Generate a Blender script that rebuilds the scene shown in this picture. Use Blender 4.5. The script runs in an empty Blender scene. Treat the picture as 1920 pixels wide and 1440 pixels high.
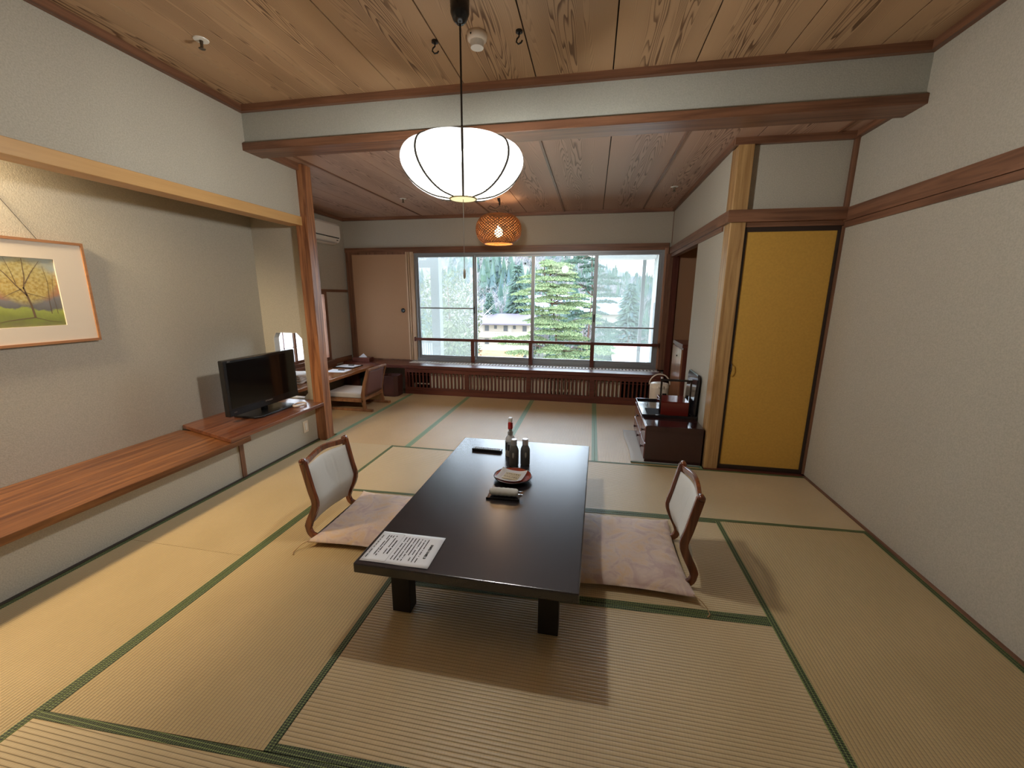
import bpy, bmesh, math, random
from math import sin, cos, pi, sqrt, radians
from mathutils import Matrix, Vector
random.seed(7)
S = bpy.context.scene
COL = S.collection

# ------------------------------------------------------------------ camera
YAW, PITCH, ROLL, FPX = 0.18984, -0.21280, -0.00605, 768.71
cd = bpy.data.cameras.new('camera')
cam = bpy.data.objects.new('camera', cd)
COL.objects.link(cam)
Rz = Matrix.Rotation(YAW, 3, 'Z'); Rx = Matrix.Rotation(PITCH, 3, 'X')
Ry = Matrix(((cos(ROLL), 0, sin(ROLL)), (0, 1, 0), (-sin(ROLL), 0, cos(ROLL))))
M = Rz @ Rx @ Ry @ Matrix(((1, 0, 0), (0, 0, -1), (0, 1, 0)))
cam.matrix_world = Matrix.Translation((0, 0, 1.5)) @ M.to_4x4()
cd.sensor_width = 36; cd.lens = 36 * FPX / 1920; cd.clip_start = 0.05; cd.clip_end = 2000
S.camera = cam

# ------------------------------------------------------------------ exposure, sky, sun
S.view_settings.view_transform = 'Standard'; S.view_settings.look = 'None'
S.view_settings.gamma = 1; S.view_settings.exposure = 1.63
S.view_settings.use_curve_mapping = False
try:
    S.cycles.use_denoising = True
    S.cycles.max_bounces = 10; S.cycles.diffuse_bounces = 8; S.cycles.glossy_bounces = 3
    S.cycles.transparent_max_bounces = 12; S.cycles.sample_clamp_indirect = 6
    S.cycles.caustics_reflective = False; S.cycles.caustics_refractive = False
except Exception:
    pass
LAMP_E = 1.1        # glow of the paper itself
PENDANT_W = 66.0    # ring tube inside the paper pendant
RATTAN_W = 1.6
ALCOVE_W = 88.0
SKY = 3.2
world = bpy.data.worlds.new('overcast_sky'); S.world = world; world.use_nodes = True
wn = world.node_tree.nodes; wl = world.node_tree.links
bg = wn['Background']
tc = wn.new('ShaderNodeTexCoord'); sp = wn.new('ShaderNodeSeparateXYZ'); rp = wn.new('ShaderNodeValToRGB')
wl.new(tc.outputs['Generated'], sp.inputs[0]); wl.new(sp.outputs['Z'], rp.inputs[0]); wl.new(rp.outputs[0], bg.inputs[0])
rp.color_ramp.elements[0].position = 0.0; rp.color_ramp.elements[0].color = (0.80, 0.86, 0.92, 1)
rp.color_ramp.elements[1].position = 0.6; rp.color_ramp.elements[1].color = (0.66, 0.80, 1.0, 1)
bg.inputs[1].default_value = SKY
sun = bpy.data.lights.new('hazy_sun', 'SUN'); sun.energy = 1.0; sun.angle = radians(25); sun.color = (1, .96, .9)
suno = bpy.data.objects.new('hazy_sun', sun); COL.objects.link(suno)
suno.rotation_euler = (radians(48), 0, radians(-60))

def portal(name, loc, rot, sx, sy):
    l = bpy.data.lights.new(name, 'AREA'); l.shape = 'RECTANGLE'; l.size = sx; l.size_y = sy
    l.energy = 1; l.cycles.is_portal = True
    o = bpy.data.objects.new(name, l); COL.objects.link(o); o.location = loc; o.rotation_euler = rot
portal('window_portal', (-0.9, 6.42, 1.33), (radians(-90), 0, 0), 3.8, 1.7)
portal('side_window_portal', (-4.1, 4.95, 1.03), (0, radians(-90), 0), 1.0, 1.5)

# ------------------------------------------------------------------ materials
MATS = {}
def nt(name):
    m = bpy.data.materials.new(name); m.use_nodes = True
    n = m.node_tree.nodes; l = m.node_tree.links
    return m, n, l, n['Principled BSDF']
def c4(c): return (c[0], c[1], c[2], 1)
def flat(name, col, rough=.6, metal=0, spec=.5, emit=None, estr=0, noise=0, nscale=40, bump=0, coat=0):
    if name in MATS: return MATS[name]
    m, n, l, b = nt(name)
    b.inputs['Base Color'].default_value = c4(col); b.inputs['Roughness'].default_value = rough
    b.inputs['Metallic'].default_value = metal; b.inputs['Specular IOR Level'].default_value = spec
    b.inputs['Coat Weight'].default_value = coat; b.inputs['Coat Roughness'].default_value = .08
    if emit:
        b.inputs['Emission Color'].default_value = c4(emit); b.inputs['Emission Strength'].default_value = estr
    if noise or bump:
        t = n.new('ShaderNodeTexCoord'); x = n.new('ShaderNodeTexNoise'); x.inputs['Scale'].default_value = nscale
        x.inputs['Detail'].default_value = 4
        l.new(t.outputs['Object'], x.inputs['Vector'])
        if noise:
            r = n.new('ShaderNodeValToRGB')
            r.color_ramp.elements[0].position = .3; r.color_ramp.elements[1].position = .7
            r.color_ramp.elements[0].color = c4([v * (1 - noise) for v in col])
            r.color_ramp.elements[1].color = c4([min(1, v * (1 + noise)) for v in col])
            l.new(x.outputs['Fac'], r.inputs[0]); l.new(r.outputs[0], b.inputs['Base Color'])
        if bump:
            bp = n.new('ShaderNodeBump'); bp.inputs['Strength'].default_value = bump; bp.inputs['Distance'].default_value = .004
            l.new(x.outputs['Fac'], bp.inputs['Height']); l.new(bp.outputs[0], b.inputs['Normal'])
    MATS[name] = m
    return m
def wood(name, c1, c2, axis='X', rough=.42, scale=26, contrast=.28, spec=.5, coat=0):
    if name in MATS: return MATS[name]
    m, n, l, b = nt(name)
    t = n.new('ShaderNodeTexCoord'); mp = n.new('ShaderNodeMapping')
    sc = [1, 1, 1]; sc['XYZ'.index(axis)] = .05
    mp.inputs['Scale'].default_value = sc
    l.new(t.outputs['Object'], mp.inputs[0])
    x = n.new('ShaderNodeTexNoise'); x.inputs['Scale'].default_value = scale; x.inputs['Detail'].default_value = 7
    x.inputs['Roughness'].default_value = .6; x.inputs['Distortion'].default_value = .7
    l.new(mp.outputs[0], x.inputs['Vector'])
    r = n.new('ShaderNodeValToRGB'); r.color_ramp.elements[0].position = .5 - contrast / 2; r.color_ramp.elements[1].position = .5 + contrast / 2
    r.color_ramp.elements[0].color = c4(c1); r.color_ramp.elements[1].color = c4(c2)
    l.new(x.outputs['Fac'], r.inputs[0]); l.new(r.outputs[0], b.inputs['Base Color'])
    bp = n.new('ShaderNodeBump'); bp.inputs['Strength'].default_value = .12; bp.inputs['Distance'].default_value = .002
    l.new(x.outputs['Fac'], bp.inputs['Height']); l.new(bp.outputs[0], b.inputs['Normal'])
    b.inputs['Roughness'].default_value = rough; b.inputs['Specular IOR Level'].default_value = spec
    b.inputs['Coat Weight'].default_value = coat; b.inputs['Coat Roughness'].default_value = .1
    MATS[name] = m
    return m
def mth(n, l, op, a, b=None, c=None):
    x = n.new('ShaderNodeMath'); x.operation = op
    for i, v in enumerate((a, b, c)):
        if v is None: continue
        if isinstance(v, (int, float)): x.inputs[i].default_value = v
        else: l.new(v, x.inputs[i])
    return x.outputs[0]
def ramp(n, l, fac, stops, interp='LINEAR'):
    r = n.new('ShaderNodeValToRGB'); cr = r.color_ramp; cr.interpolation = interp
    while len(cr.elements) < len(stops): cr.elements.new(.5)
    for e, (p, c) in zip(cr.elements, stops): e.position = p; e.color = c4(c)
    l.new(fac, r.inputs[0]); return r.outputs[0]
def mixc(n, l, fac, a, b, mode='MIX'):
    x = n.new('ShaderNodeMix'); x.data_type = 'RGBA'; x.blend_type = mode
    for i, v in ((0, fac), (6, a), (7, b)):
        if isinstance(v, (int, float)): x.inputs[i].default_value = v
        elif isinstance(v, tuple): x.inputs[i].default_value = c4(v)
        else: l.new(v, x.inputs[i])
    return x.outputs[2]

def cedar(name, x0, pitch, base, line, dark):
    """flat-sawn cedar boards running along y; every board carries its own cathedral figure"""
    m, n, l, b = nt(name)
    t = n.new('ShaderNodeTexCoord'); s = n.new('ShaderNodeSeparateXYZ'); l.new(t.outputs['Object'], s.inputs[0])
    u = mth(n, l, 'DIVIDE', mth(n, l, 'SUBTRACT', s.outputs[0], x0), pitch)
    idx = mth(n, l, 'FLOOR', u)
    fr = mth(n, l, 'SUBTRACT', mth(n, l, 'SUBTRACT', u, idx), .5)       # -.5 .. .5 in the board
    cb = n.new('ShaderNodeCombineXYZ')
    l.new(mth(n, l, 'MULTIPLY', fr, 1.9), cb.inputs[0]); l.new(mth(n, l, 'MULTIPLY', s.outputs[1], .24), cb.inputs[1]); l.new(mth(n, l, 'MULTIPLY', idx, 3.7), cb.inputs[2])
    nz = n.new('ShaderNodeTexNoise'); nz.inputs['Scale'].default_value = 2.2; nz.inputs['Detail'].default_value = 2.0; nz.inputs['Roughness'].default_value = .40
    l.new(cb.outputs[0], nz.inputs['Vector'])
    off = mth(n, l, 'ADD', fr, mth(n, l, 'MULTIPLY', mth(n, l, 'SINE', mth(n, l, 'MULTIPLY', idx, 2.3)), .08))
    x2 = mth(n, l, 'MULTIPLY', off, off)
    h = mth(n, l, 'ADD', mth(n, l, 'MULTIPLY', x2, 13.0), mth(n, l, 'MULTIPLY', nz.outputs['Fac'], 3.4))
    rings = mth(n, l, 'FRACT', mth(n, l, 'MULTIPLY', h, 9.0))
    linef = ramp(n, l, rings, [(0, (0, 0, 0)), (.55, (.08, .08, .08)), (.82, (.95, .95, .95)), (.94, (1, 1, 1)), (1, (0, 0, 0))])
    mask = ramp(n, l, mth(n, l, 'ABSOLUTE', off), [(0, (1, 1, 1)), (.15, (.95, .95, .95)), (.30, (.36, .36, .36)), (.5, (.16, .16, .16))])
    f = mth(n, l, 'MULTIPLY', linef, mask)
    # fine straight grain
    mp = n.new('ShaderNodeMapping'); mp.inputs['Scale'].default_value = (1, .02, 1); l.new(t.outputs['Object'], mp.inputs[0])
    fn = n.new('ShaderNodeTexNoise'); fn.inputs['Scale'].default_value = 110; fn.inputs['Detail'].default_value = 3; l.new(mp.outputs[0], fn.inputs['Vector'])
    tone = mth(n, l, 'MULTIPLY', mth(n, l, 'SINE', mth(n, l, 'MULTIPLY', idx, 5.1)), .5)
    basec = mixc(n, l, mth(n, l, 'ADD', tone, .5), base, tuple(v * .86 for v in base))
    bc = mixc(n, l, mth(n, l, 'MULTIPLY', fn.outputs['Fac'], .35), basec, line)
    colr = mixc(n, l, f, bc, dark)
    l.new(colr, b.inputs['Base Color']); b.inputs['Roughness'].default_value = .55
    return m
MAIN_CEIL = cedar('cedar_main', 0.06 - 5, .5, (.54, .355, .205), (.44, .275, .15), (.14, .07, .032))
REAR_CEIL = cedar('cedar_rear', 0.08 - 5.4, .54, (.52, .33, .24), (.42, .26, .19), (.17, .09, .06))

def tatami(name, axis, col, col2, teeth=64.5):
    """rush mat, ribs running along axis"""
    m, n, l, b = nt(name)
    t = n.new('ShaderNodeTexCoord'); s = n.new('ShaderNodeSeparateXYZ'); l.new(t.outputs['Object'], s.inputs[0])
    across = s.outputs[1] if axis == 'X' else s.outputs[0]
    along = s.outputs[0] if axis == 'X' else s.outputs[1]
    rib = mth(n, l, 'ABSOLUTE', mth(n, l, 'SINE', mth(n, l, 'MULTIPLY', across, pi * teeth)))
    cr = mth(n, l, 'ABSOLUTE', mth(n, l, 'SINE', mth(n, l, 'MULTIPLY', along, pi * 92)))
    nz = n.new('ShaderNodeTexNoise'); nz.inputs['Scale'].default_value = 2.2; nz.inputs['Detail'].default_value = 5; l.new(t.outputs['Object'], nz.inputs['Vector'])
    mp = n.new('ShaderNodeMapping'); mp.inputs['Scale'].default_value = (1, .04, 1) if axis == 'X' else (.04, 1, 1); l.new(t.outputs['Object'], mp.inputs[0])
    fn = n.new('ShaderNodeTexNoise'); fn.inputs['Scale'].default_value = 300; l.new(mp.outputs[0], fn.inputs['Vector'])
    base = mixc(n, l, ramp(n, l, nz.outputs['Fac'], [(.3, (0, 0, 0)), (.7, (1, 1, 1))]), col, col2)
    base = mixc(n, l, mth(n, l, 'MULTIPLY', fn.outputs['Fac'], .5), base, tuple(v * .72 for v in col))
    g = ramp(n, l, rib, [(0, (.38, .34, .30)), (.34, (1, 1, 1))])
    base = mixc(n, l, 1.0, base, g, 'MULTIPLY')
    g2 = ramp(n, l, cr, [(0, (.86, .84, .8)), (.3, (1, 1, 1))])
    base = mixc(n, l, 1.0, base, g2, 'MULTIPLY')
    l.new(base, b.inputs['Base Color'])
    bp = n.new('ShaderNodeBump'); bp.inputs['Strength'].default_value = .55; bp.inputs['Distance'].default_value = .0035
    hh = mth(n, l, 'ADD', mth(n, l, 'POWER', rib, .5), mth(n, l, 'MULTIPLY', fn.outputs['Fac'], .25))
    l.new(hh, bp.inputs['Height']); l.new(bp.outputs[0], b.inputs['Normal'])
    b.inputs['Roughness'].default_value = .42; b.inputs['Specular IOR Level'].default_value = .5
    b.inputs['Sheen Weight'].default_value = .25; b.inputs['Sheen Roughness'].default_value = .4
    return m
TAT_X = tatami('tatami_ribs_x', 'X', (.66, .52, .31), (.57, .44, .25))  # paler than the y-ribbed mats: window sheen put into the base colour
TAT_Y = tatami('tatami_ribs_y', 'Y', (.56, .415, .205), (.48, .35, .16))
TAT_R = tatami('tatami_rear', 'Y', (.56, .365, .145), (.48, .30, .105))

def border_mat(name, axis):
    m, n, l, b = nt(name)
    t = n.new('ShaderNodeTexCoord'); s = n.new('ShaderNodeSeparateXYZ'); l.new(t.outputs['Object'], s.inputs[0])
    al = s.outputs[0] if axis == 'X' else s.outputs[1]; ac = s.outputs[1] if axis == 'X' else s.outputs[0]
    f = mth(n, l, 'MULTIPLY', mth(n, l, 'SINE', mth(n, l, 'MULTIPLY', al, 2 * pi / .0175)), mth(n, l, 'SINE', mth(n, l, 'MULTIPLY', ac, 2 * pi / .026)))
    c = ramp(n, l, mth(n, l, 'ADD', mth(n, l, 'MULTIPLY', f, .5), .5), [(0, (.10, .15, .05)), (.12, (.015, .025, .012)), (.40, (.02, .03, .015)), (.47, (.28, .36, .12)), (.53, (.28, .36, .12)), (.60, (.02, .03, .015)), (.88, (.015, .025, .012)), (1, (.10, .15, .05))][1:])
    l.new(c, b.inputs['Base Color']); b.inputs['Roughness'].default_value = .6
    return m
BOR_X = border_mat('border_pattern_x', 'X'); BOR_Y = border_mat('border_pattern_y', 'Y')
def border_plain():
    m, n, l, b = nt('border_plain')
    t = n.new('ShaderNodeTexCoord'); s = n.new('ShaderNodeSeparateXYZ'); l.new(t.outputs['Object'], s.inputs[0])
    f = mth(n, l, 'ABSOLUTE', mth(n, l, 'SINE', mth(n, l, 'MULTIPLY', s.outputs[0], pi / .011)))
    l.new(ramp(n, l, f, [(0, (.34, .43, .26)), (.5, (.17, .27, .15))]), b.inputs['Base Color']); b.inputs['Roughness'].default_value = .55
    return m
BOR_R = border_plain()

PLASTER = flat('plaster', (.45, .42, .352), .9, spec=.15, noise=.10, nscale=130, bump=.35)
PLASTER_BEAM = flat('plaster_beam', (.43, .44, .395), .9, spec=.15, noise=.08, nscale=130, bump=.3)
TRIM_X = wood('trim_wood_x', (.125, .055, .030), (.25, .118, .065), 'X')
TRIM_Y = wood('trim_wood_y', (.125, .055, .030), (.25, .118, .065), 'Y')
TRIM_Z = wood('trim_wood_z', (.125, .055, .030), (.25, .118, .065), 'Z')
HONEY_Y = wood('honey_lintel', (.52, .30, .11), (.62, .37, .15), 'Y', contrast=.5)
POST_Z = wood('post_wood', (.16, .055, .022), (.40, .17, .07), 'Z', scale=30, contrast=.22)
CORNER_Z = wood('corner_post_wood', (.30, .16, .06), (.50, .31, .13), 'Z', contrast=.25)
SHELF_Y = wood('shelf_wood', (.080, .024, .007), (.23, .090, .028), 'Y', rough=.3, contrast=.3, coat=.3)
BOARD_Y = wood('board_wood', (.10, .03, .014), (.22, .08, .035), 'Y', rough=.28, coat=.4)
DESK_Y = wood('desk_wood', (.24, .08, .025), (.44, .19, .07), 'Y', rough=.22, coat=.5)
DARKRED_X = wood('dark_red_x', (.085, .022, .014), (.16, .045, .028), 'X', rough=.35)
DARKRED_Z = wood('dark_red_z', (.085, .022, .014), (.16, .045, .028), 'Z', rough=.35)
CHAIRW = wood('chair_wood', (.085, .020, .007), (.22, .060, .020), 'Z', rough=.22, coat=.6)
CHAIRW2 = wood('desk_chair_wood', (.20, .09, .04), (.34, .16, .075), 'Z', rough=.35)
BROWNPANEL = flat('brown_panel', (.36, .20, .11), .75, noise=.06, nscale=300)
TANPANEL = flat('tan_fusuma', (.44, .26, .145), .8, noise=.05, nscale=300)
GOLD = flat('gold_fusuma', (.57, .325, .058), .6, noise=.06, nscale=60, bump=.05)
BLACKW = flat('black_frame', (.03, .018, .014), .35)
LACQ = flat('black_lacquer', (.012, .010, .012), .12, coat=.5)
CHEST = flat('chest_dark_red', (.028, .006, .007), .16, coat=.6)
REDBOX = flat('red_lacquer', (.13, .014, .010), .14, coat=.6)
ALU = flat('aluminium', (.34, .36, .38), .4, metal=.6)
ALUD = flat('aluminium_dark', (.14, .15, .16), .4, metal=.4)
WHITE = flat('white_plastic', (.78, .76, .70), .35)
CREAM = flat('cream_plastic', (.72, .62, .50), .35)
IVORY = flat('ivory_metal', (.80, .68, .52), .5)
PAPER = flat('paper', (.84, .87, .93), .7)
INK = flat('ink', (.03, .03, .03), .7)
BLACKP = flat('black_plastic', (.012, .012, .013), .25)
TVSCR = flat('tv_screen', (.004, .004, .004), .12)
SILVER = flat('silver', (.7, .7, .7), .25, metal=.9)
GAP_SHADE = flat('dark_gap', (.01, .008, .006), .9)  # near-black colour painting the shade inside gaps

def table_mat():
    m, n, l, b = nt('table_black')
    t = n.new('ShaderNodeTexCoord')
    v = n.new('ShaderNodeTexNoise'); v.inputs['Scale'].default_value = 260; v.inputs['Detail'].default_value = 3; l.new(t.outputs['Object'], v.inputs['Vector'])
    w = n.new('ShaderNodeTexNoise'); w.inputs['Scale'].default_value = 5; w.inputs['Detail'].default_value = 5; l.new(t.outputs['Object'], w.inputs['Vector'])
    l.new(ramp(n, l, v.outputs['Fac'], [(.35, (.010, .009, .012)), (.65, (.035, .030, .036))]), b.inputs['Base Color'])
    b.inputs['Roughness'].default_value = .25; b.inputs['IOR'].default_value = 1.8
    bp = n.new('ShaderNodeBump'); bp.inputs['Strength'].default_value = .12; bp.inputs['Distance'].default_value = .001
    l.new(v.outputs['Fac'], bp.inputs['Height']); l.new(bp.outputs[0], b.inputs['Normal'])
    return m
TABLE = table_mat()

def cushion_mat(name, a, b2, c2):
    m, n, l, b = nt(name)
    t = n.new('ShaderNodeTexCoord')
    w = n.new('ShaderNodeTexNoise'); w.inputs['Scale'].default_value = 6.5; w.inputs['Detail'].default_value = 5; w.inputs['Distortion'].default_value = 2.2; l.new(t.outputs['Object'], w.inputs['Vector'])
    v = n.new('ShaderNodeTexVoronoi'); v.feature = 'DISTANCE_TO_EDGE'; v.inputs['Scale'].default_value = 16; l.new(t.outputs['Object'], v.inputs['Vector'])
    base = ramp(n, l, w.outputs['Fac'], [(.36, a), (.5, b2), (.64, c2)])
    lin = ramp(n, l, v.outputs[0], [(0, (.82, .78, .74)), (.06, (1, 1, 1))])
    base = mixc(n, l, .22, base, lin, 'MULTIPLY')
    l.new(base, b.inputs['Base Color']); b.inputs['Roughness'].default_value = .62
    b.inputs['Sheen Weight'].default_value = .3
    f = n.new('ShaderNodeTexNoise'); f.inputs['Scale'].default_value = 120; l.new(t.outputs['Object'], f.inputs['Vector'])
    bp = n.new('ShaderNodeBump'); bp.inputs['Strength'].default_value = .3; bp.inputs['Distance'].default_value = .002
    l.new(f.outputs['Fac'], bp.inputs['Height']); l.new(bp.outputs[0], b.inputs['Normal'])
    return m
CUSH = cushion_mat('cushion_damask', (.62, .43, .27), (.60, .46, .37), (.50, .35, .31))
PADW = flat('pad_fabric', (.60, .60, .57), .75, noise=.04, nscale=300, bump=.15)

def glass_mat(name, tint=(1, 1, 1), gloss=.09):
    m = bpy.data.materials.new(name); m.use_nodes = True; n = m.node_tree.nodes; l = m.node_tree.links; n.clear()
    o = n.new('ShaderNodeOutputMaterial'); mx = n.new('ShaderNodeMixShader'); tr = n.new('ShaderNodeBsdfTransparent'); gl = n.new('ShaderNodeBsdfGlossy')
    tr.inputs[0].default_value = c4(tint); gl.inputs['Roughness'].default_value = .0
    fz = n.new('ShaderNodeFresnel'); fz.inputs[0].default_value = 1.5
    l.new(fz.outputs[0], mx.inputs[0]); l.new(tr.outputs[0], mx.inputs[1]); l.new(gl.outputs[0], mx.inputs[2]); l.new(mx.outputs[0], o.inputs[0])
    return m
GLASS = glass_mat('window_glass', (.96, .98, .98))
def veil_mat(name, col, opac):
    m = bpy.data.materials.new(name); m.use_nodes = True; n = m.node_tree.nodes; l = m.node_tree.links; n.clear()
    o = n.new('ShaderNodeOutputMaterial'); mx = n.new('ShaderNodeMixShader'); tr = n.new('ShaderNodeBsdfTransparent'); a = n.new('ShaderNodeAddShader')
    d = n.new('ShaderNodeBsdfDiffuse'); s = n.new('ShaderNodeBsdfTranslucent'); d.inputs[0].default_value = c4(col); s.inputs[0].default_value = c4(col)
    ms = n.new('ShaderNodeMixShader'); l.new(d.outputs[0], ms.inputs[1]); l.new(s.outputs[0], ms.inputs[2]); ms.inputs[0].default_value = .6
    mx.inputs[0].default_value = opac
    l.new(tr.outputs[0], mx.inputs[1]); l.new(ms.outputs[0], mx.inputs[2]); l.new(mx.outputs[0], o.inputs[0])
    return m
SCREEN = veil_mat('insect_screen', (.55, .58, .55), .22)
SHOJI = veil_mat('shoji_paper', (.93, .94, .95), .82)

# ------------------------------------------------------------------ mesh helpers
class MB:
    def __init__(s): s.v = []; s.f = []; s.mi = []; s.cur = 0
    def face(s, f): s.f.append(f); s.mi.append(s.cur)
    def hexa(s, p):
        i = len(s.v); s.v += [tuple(q) for q in p]
        for f in ((0, 3, 2, 1), (4, 5, 6, 7), (0, 1, 5, 4), (1, 2, 6, 5), (2, 3, 7, 6), (3, 0, 4, 7)): s.face(tuple(i + k for k in f))
    def box(s, x0, x1, y0, y1, z0, z1):
        s.hexa([(x0, y0, z0), (x1, y0, z0), (x1, y1, z0), (x0, y1, z0), (x0, y0, z1), (x1, y0, z1), (x1, y1, z1), (x0, y1, z1)]); return s
    def slab(s, q, z0, z1):
        s.hexa([(x, y, z0) for x, y in q] + [(x, y, z1) for x, y in q]); return s
    def prism(s, pts, ax, a, b):
        """2D outline pts extruded along ax from a to b; the 2D axes are the other two in xyz order"""
        def mk(p, t): 
            r = list(p); r.insert('xyz'.index(ax), t); return tuple(r)
        i = len(s.v); n = len(pts); s.v += [mk(p, a) for p in pts] + [mk(p, b) for p in pts]
        s.face(tuple(range(i, i + n))[::-1]); s.face(tuple(range(i + n, i + 2 * n)))
        for k in range(n): s.face((i + k, i + (k + 1) % n, i + n + (k + 1) % n, i + n + k))
        return s
    def lathe(s, prof, c=(0, 0, 0), n=32, ax='z', cap=True):
        i = len(s.v)
        for r, h in prof:
            for k in range(n):
                a = 2 * pi * k / n
                p = (r * cos(a), r * sin(a), h)
                if ax == 'y': p = (p[0], p[2], p[1])
                if ax == 'x': p = (p[2], p[0], p[1])
                s.v.append((c[0] + p[0], c[1] + p[1], c[2] + p[2]))
        for j in range(len(prof) - 1):
            for k in range(n):
                a = i + j * n + k; b = i + j * n + (k + 1) % n
                s.face((a, b, b + n, a + n))
        if cap:
            s.face(tuple(range(i, i + n))[::-1]); e = i + (len(prof) - 1) * n; s.face(tuple(range(e, e + n)))
        return s
    def tube(s, path, r, n=8, cap=True, closed=False):
        pts = [Vector(p) for p in path]; m = len(pts); i = len(s.v)
        rr = r if isinstance(r, (list, tuple)) else [r] * m
        up = Vector((0, 0, 1)); prev = None
        for j, p in enumerate(pts):
            if closed: d = pts[(j + 1) % m] - pts[j - 1]
            else: d = pts[min(j + 1, m - 1)] - pts[max(j - 1, 0)]
            d = d.normalized() if d.length > 1e-9 else Vector((0, 0, 1))
            if prev is None:
                a = d.cross(up); a = d.cross(Vector((1, 0, 0))) if a.length < .05 else a
            else: a = prev - d * prev.dot(d)
            a.normalize(); prev = a; b = d.cross(a)
            for k in range(n):
                t = 2 * pi * k / n; q = p + (a * cos(t) + b * sin(t)) * rr[j]; s.v.append(tuple(q))
        for j in range(m if closed else m - 1):
            for k in range(n):
                a = i + j * n + k; b = i + j * n + (k + 1) % n; c = i + ((j + 1) % m) * n + (k + 1) % n; d = i + ((j + 1) % m) * n + k
                s.face((a, b, c, d))
        if cap and not closed:
            s.face(tuple(range(i, i + n))[::-1]); e = i + (m - 1) * n; s.face(tuple(range(e, e + n)))
        return s
    def grid(s, fn, nu, nv, closeu=False):
        i = len(s.v)
        for a in range(nu + (0 if closeu else 1)):
            for b in range(nv + 1): s.v.append(tuple(fn(a / nu, b / nv)))
        w = nv + 1; N = nu + (0 if closeu else 1)
        for a in range(nu):
            for b in range(nv):
                a2 = (a + 1) % N
                s.face((i + a * w + b, i + a2 * w + b, i + a2 * w + b + 1, i + a * w + b + 1))
        return s
    def bar(s, path, w, t, wdir):
        """rectangular bar along a path; w across wdir, t across the third direction"""
        wd = Vector(wdir).normalized(); pts = [Vector(p) for p in path]; i = len(s.v); m = len(pts)
        for j, p in enumerate(pts):
            d = (pts[min(j + 1, m - 1)] - pts[max(j - 1, 0)]).normalized(); td = d.cross(wd).normalized()
            tt = t[j] if isinstance(t, (list, tuple)) else t
            for a, b in ((-1, -1), (1, -1), (1, 1), (-1, 1)): s.v.append(tuple(p + wd * a * w / 2 + td * b * tt / 2))
        for j in range(m - 1):
            for k in range(4):
                a = i + 4 * j + k; b = i + 4 * j + (k + 1) % 4; s.face((a, b, b + 4, a + 4))
        s.face((i + 3, i + 2, i + 1, i)); e = i + 4 * (m - 1); s.face((e, e + 1, e + 2, e + 3))
        return s
    def build(s, name, mat, parent=None, bevel=0, smooth=False, seg=2, sub=0, solid=0):
        me = bpy.data.meshes.new(name); me.from_pydata(s.v, [], s.f)
        mats = mat if isinstance(mat, (list, tuple)) else [mat]
        for m in mats: me.materials.append(m)
        for p, k in zip(me.polygons, s.mi): p.material_index = k
        if smooth: me.polygons.foreach_set('use_smooth', [True] * len(me.polygons))
        bmm = bmesh.new(); bmm.from_mesh(me); bmesh.ops.recalc_face_normals(bmm, faces=bmm.faces); bmm.to_mesh(me); bmm.free()
        me.update()
        o = bpy.data.objects.new(name, me); COL.objects.link(o)
        if parent: o.parent = parent
        if solid:
            d = o.modifiers.new('s', 'SOLIDIFY'); d.thickness = solid; d.offset = 0
        if bevel:
            d = o.modifiers.new('b', 'BEVEL'); d.width = bevel; d.segments = seg; d.limit_method = 'ANGLE'
        if sub:
            d = o.modifiers.new('u', 'SUBSURF'); d.levels = sub; d.render_levels = sub
        return o
def tag(o, label, cat, group=None, kind=None):
    if label: o['label'] = label
    if cat: o['category'] = cat
    if group: o['group'] = group
    if kind: o['kind'] = kind
    return o
def thing(name, label, cat, loc=(0, 0, 0), rot=0, group=None):
    o = bpy.data.objects.new(name, None); COL.objects.link(o); o.location = loc; o.rotation_euler = (0, 0, rot)
    o.empty_display_size = .1
    return tag(o, label, cat, group)
def struct(o, label=None):
    o['kind'] = 'structure'
    if label: o['label'] = label
    return o
def dup_tree(root, loc=None, rot=None, label=None):
    def cp(o, par):
        c = o.copy(); COL.objects.link(c); c.parent = par
        for ch in o.children: cp(ch, c)
        return c
    r = cp(root, None)
    if loc is not None: r.location = loc
    if rot is not None: r.rotation_euler = (0, 0, rot)
    if label: r['label'] = label
    return r
def text(body, name, size, mat, parent, loc, rot, extr=.0004, bold=0, line=1):
    cu = bpy.data.curves.new(name, 'FONT'); cu.body = body; cu.size = size; cu.extrude = extr; cu.align_x = 'CENTER'; cu.align_y = 'CENTER'
    cu.space_line = line; cu.offset = bold; cu.materials.append(mat)
    tmp = bpy.data.objects.new('lettering_curve', cu); COL.objects.link(tmp)
    me = bpy.data.meshes.new_from_object(tmp.evaluated_get(bpy.context.evaluated_depsgraph_get()))
    bpy.data.objects.remove(tmp, do_unlink=True)
    o = bpy.data.objects.new(name, me); COL.objects.link(o); o.location = loc; o.rotation_euler = rot; o.parent = parent
    return o
def B(x0, x1, y0, y1, z0, z1): return MB().box(x0, x1, y0, y1, z0, z1)

# ------------------------------------------------------------------ room dimensions
XL, XU, XR, XP, XT, XQ = -2.80, -2.755, 1.851, 1.038, -3.39, -3.98
YB, YW, YH, YF, YK = 3.098, 3.72, 5.80, 6.293, -1.5
ZC, ZR = 2.92, 2.68

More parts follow.
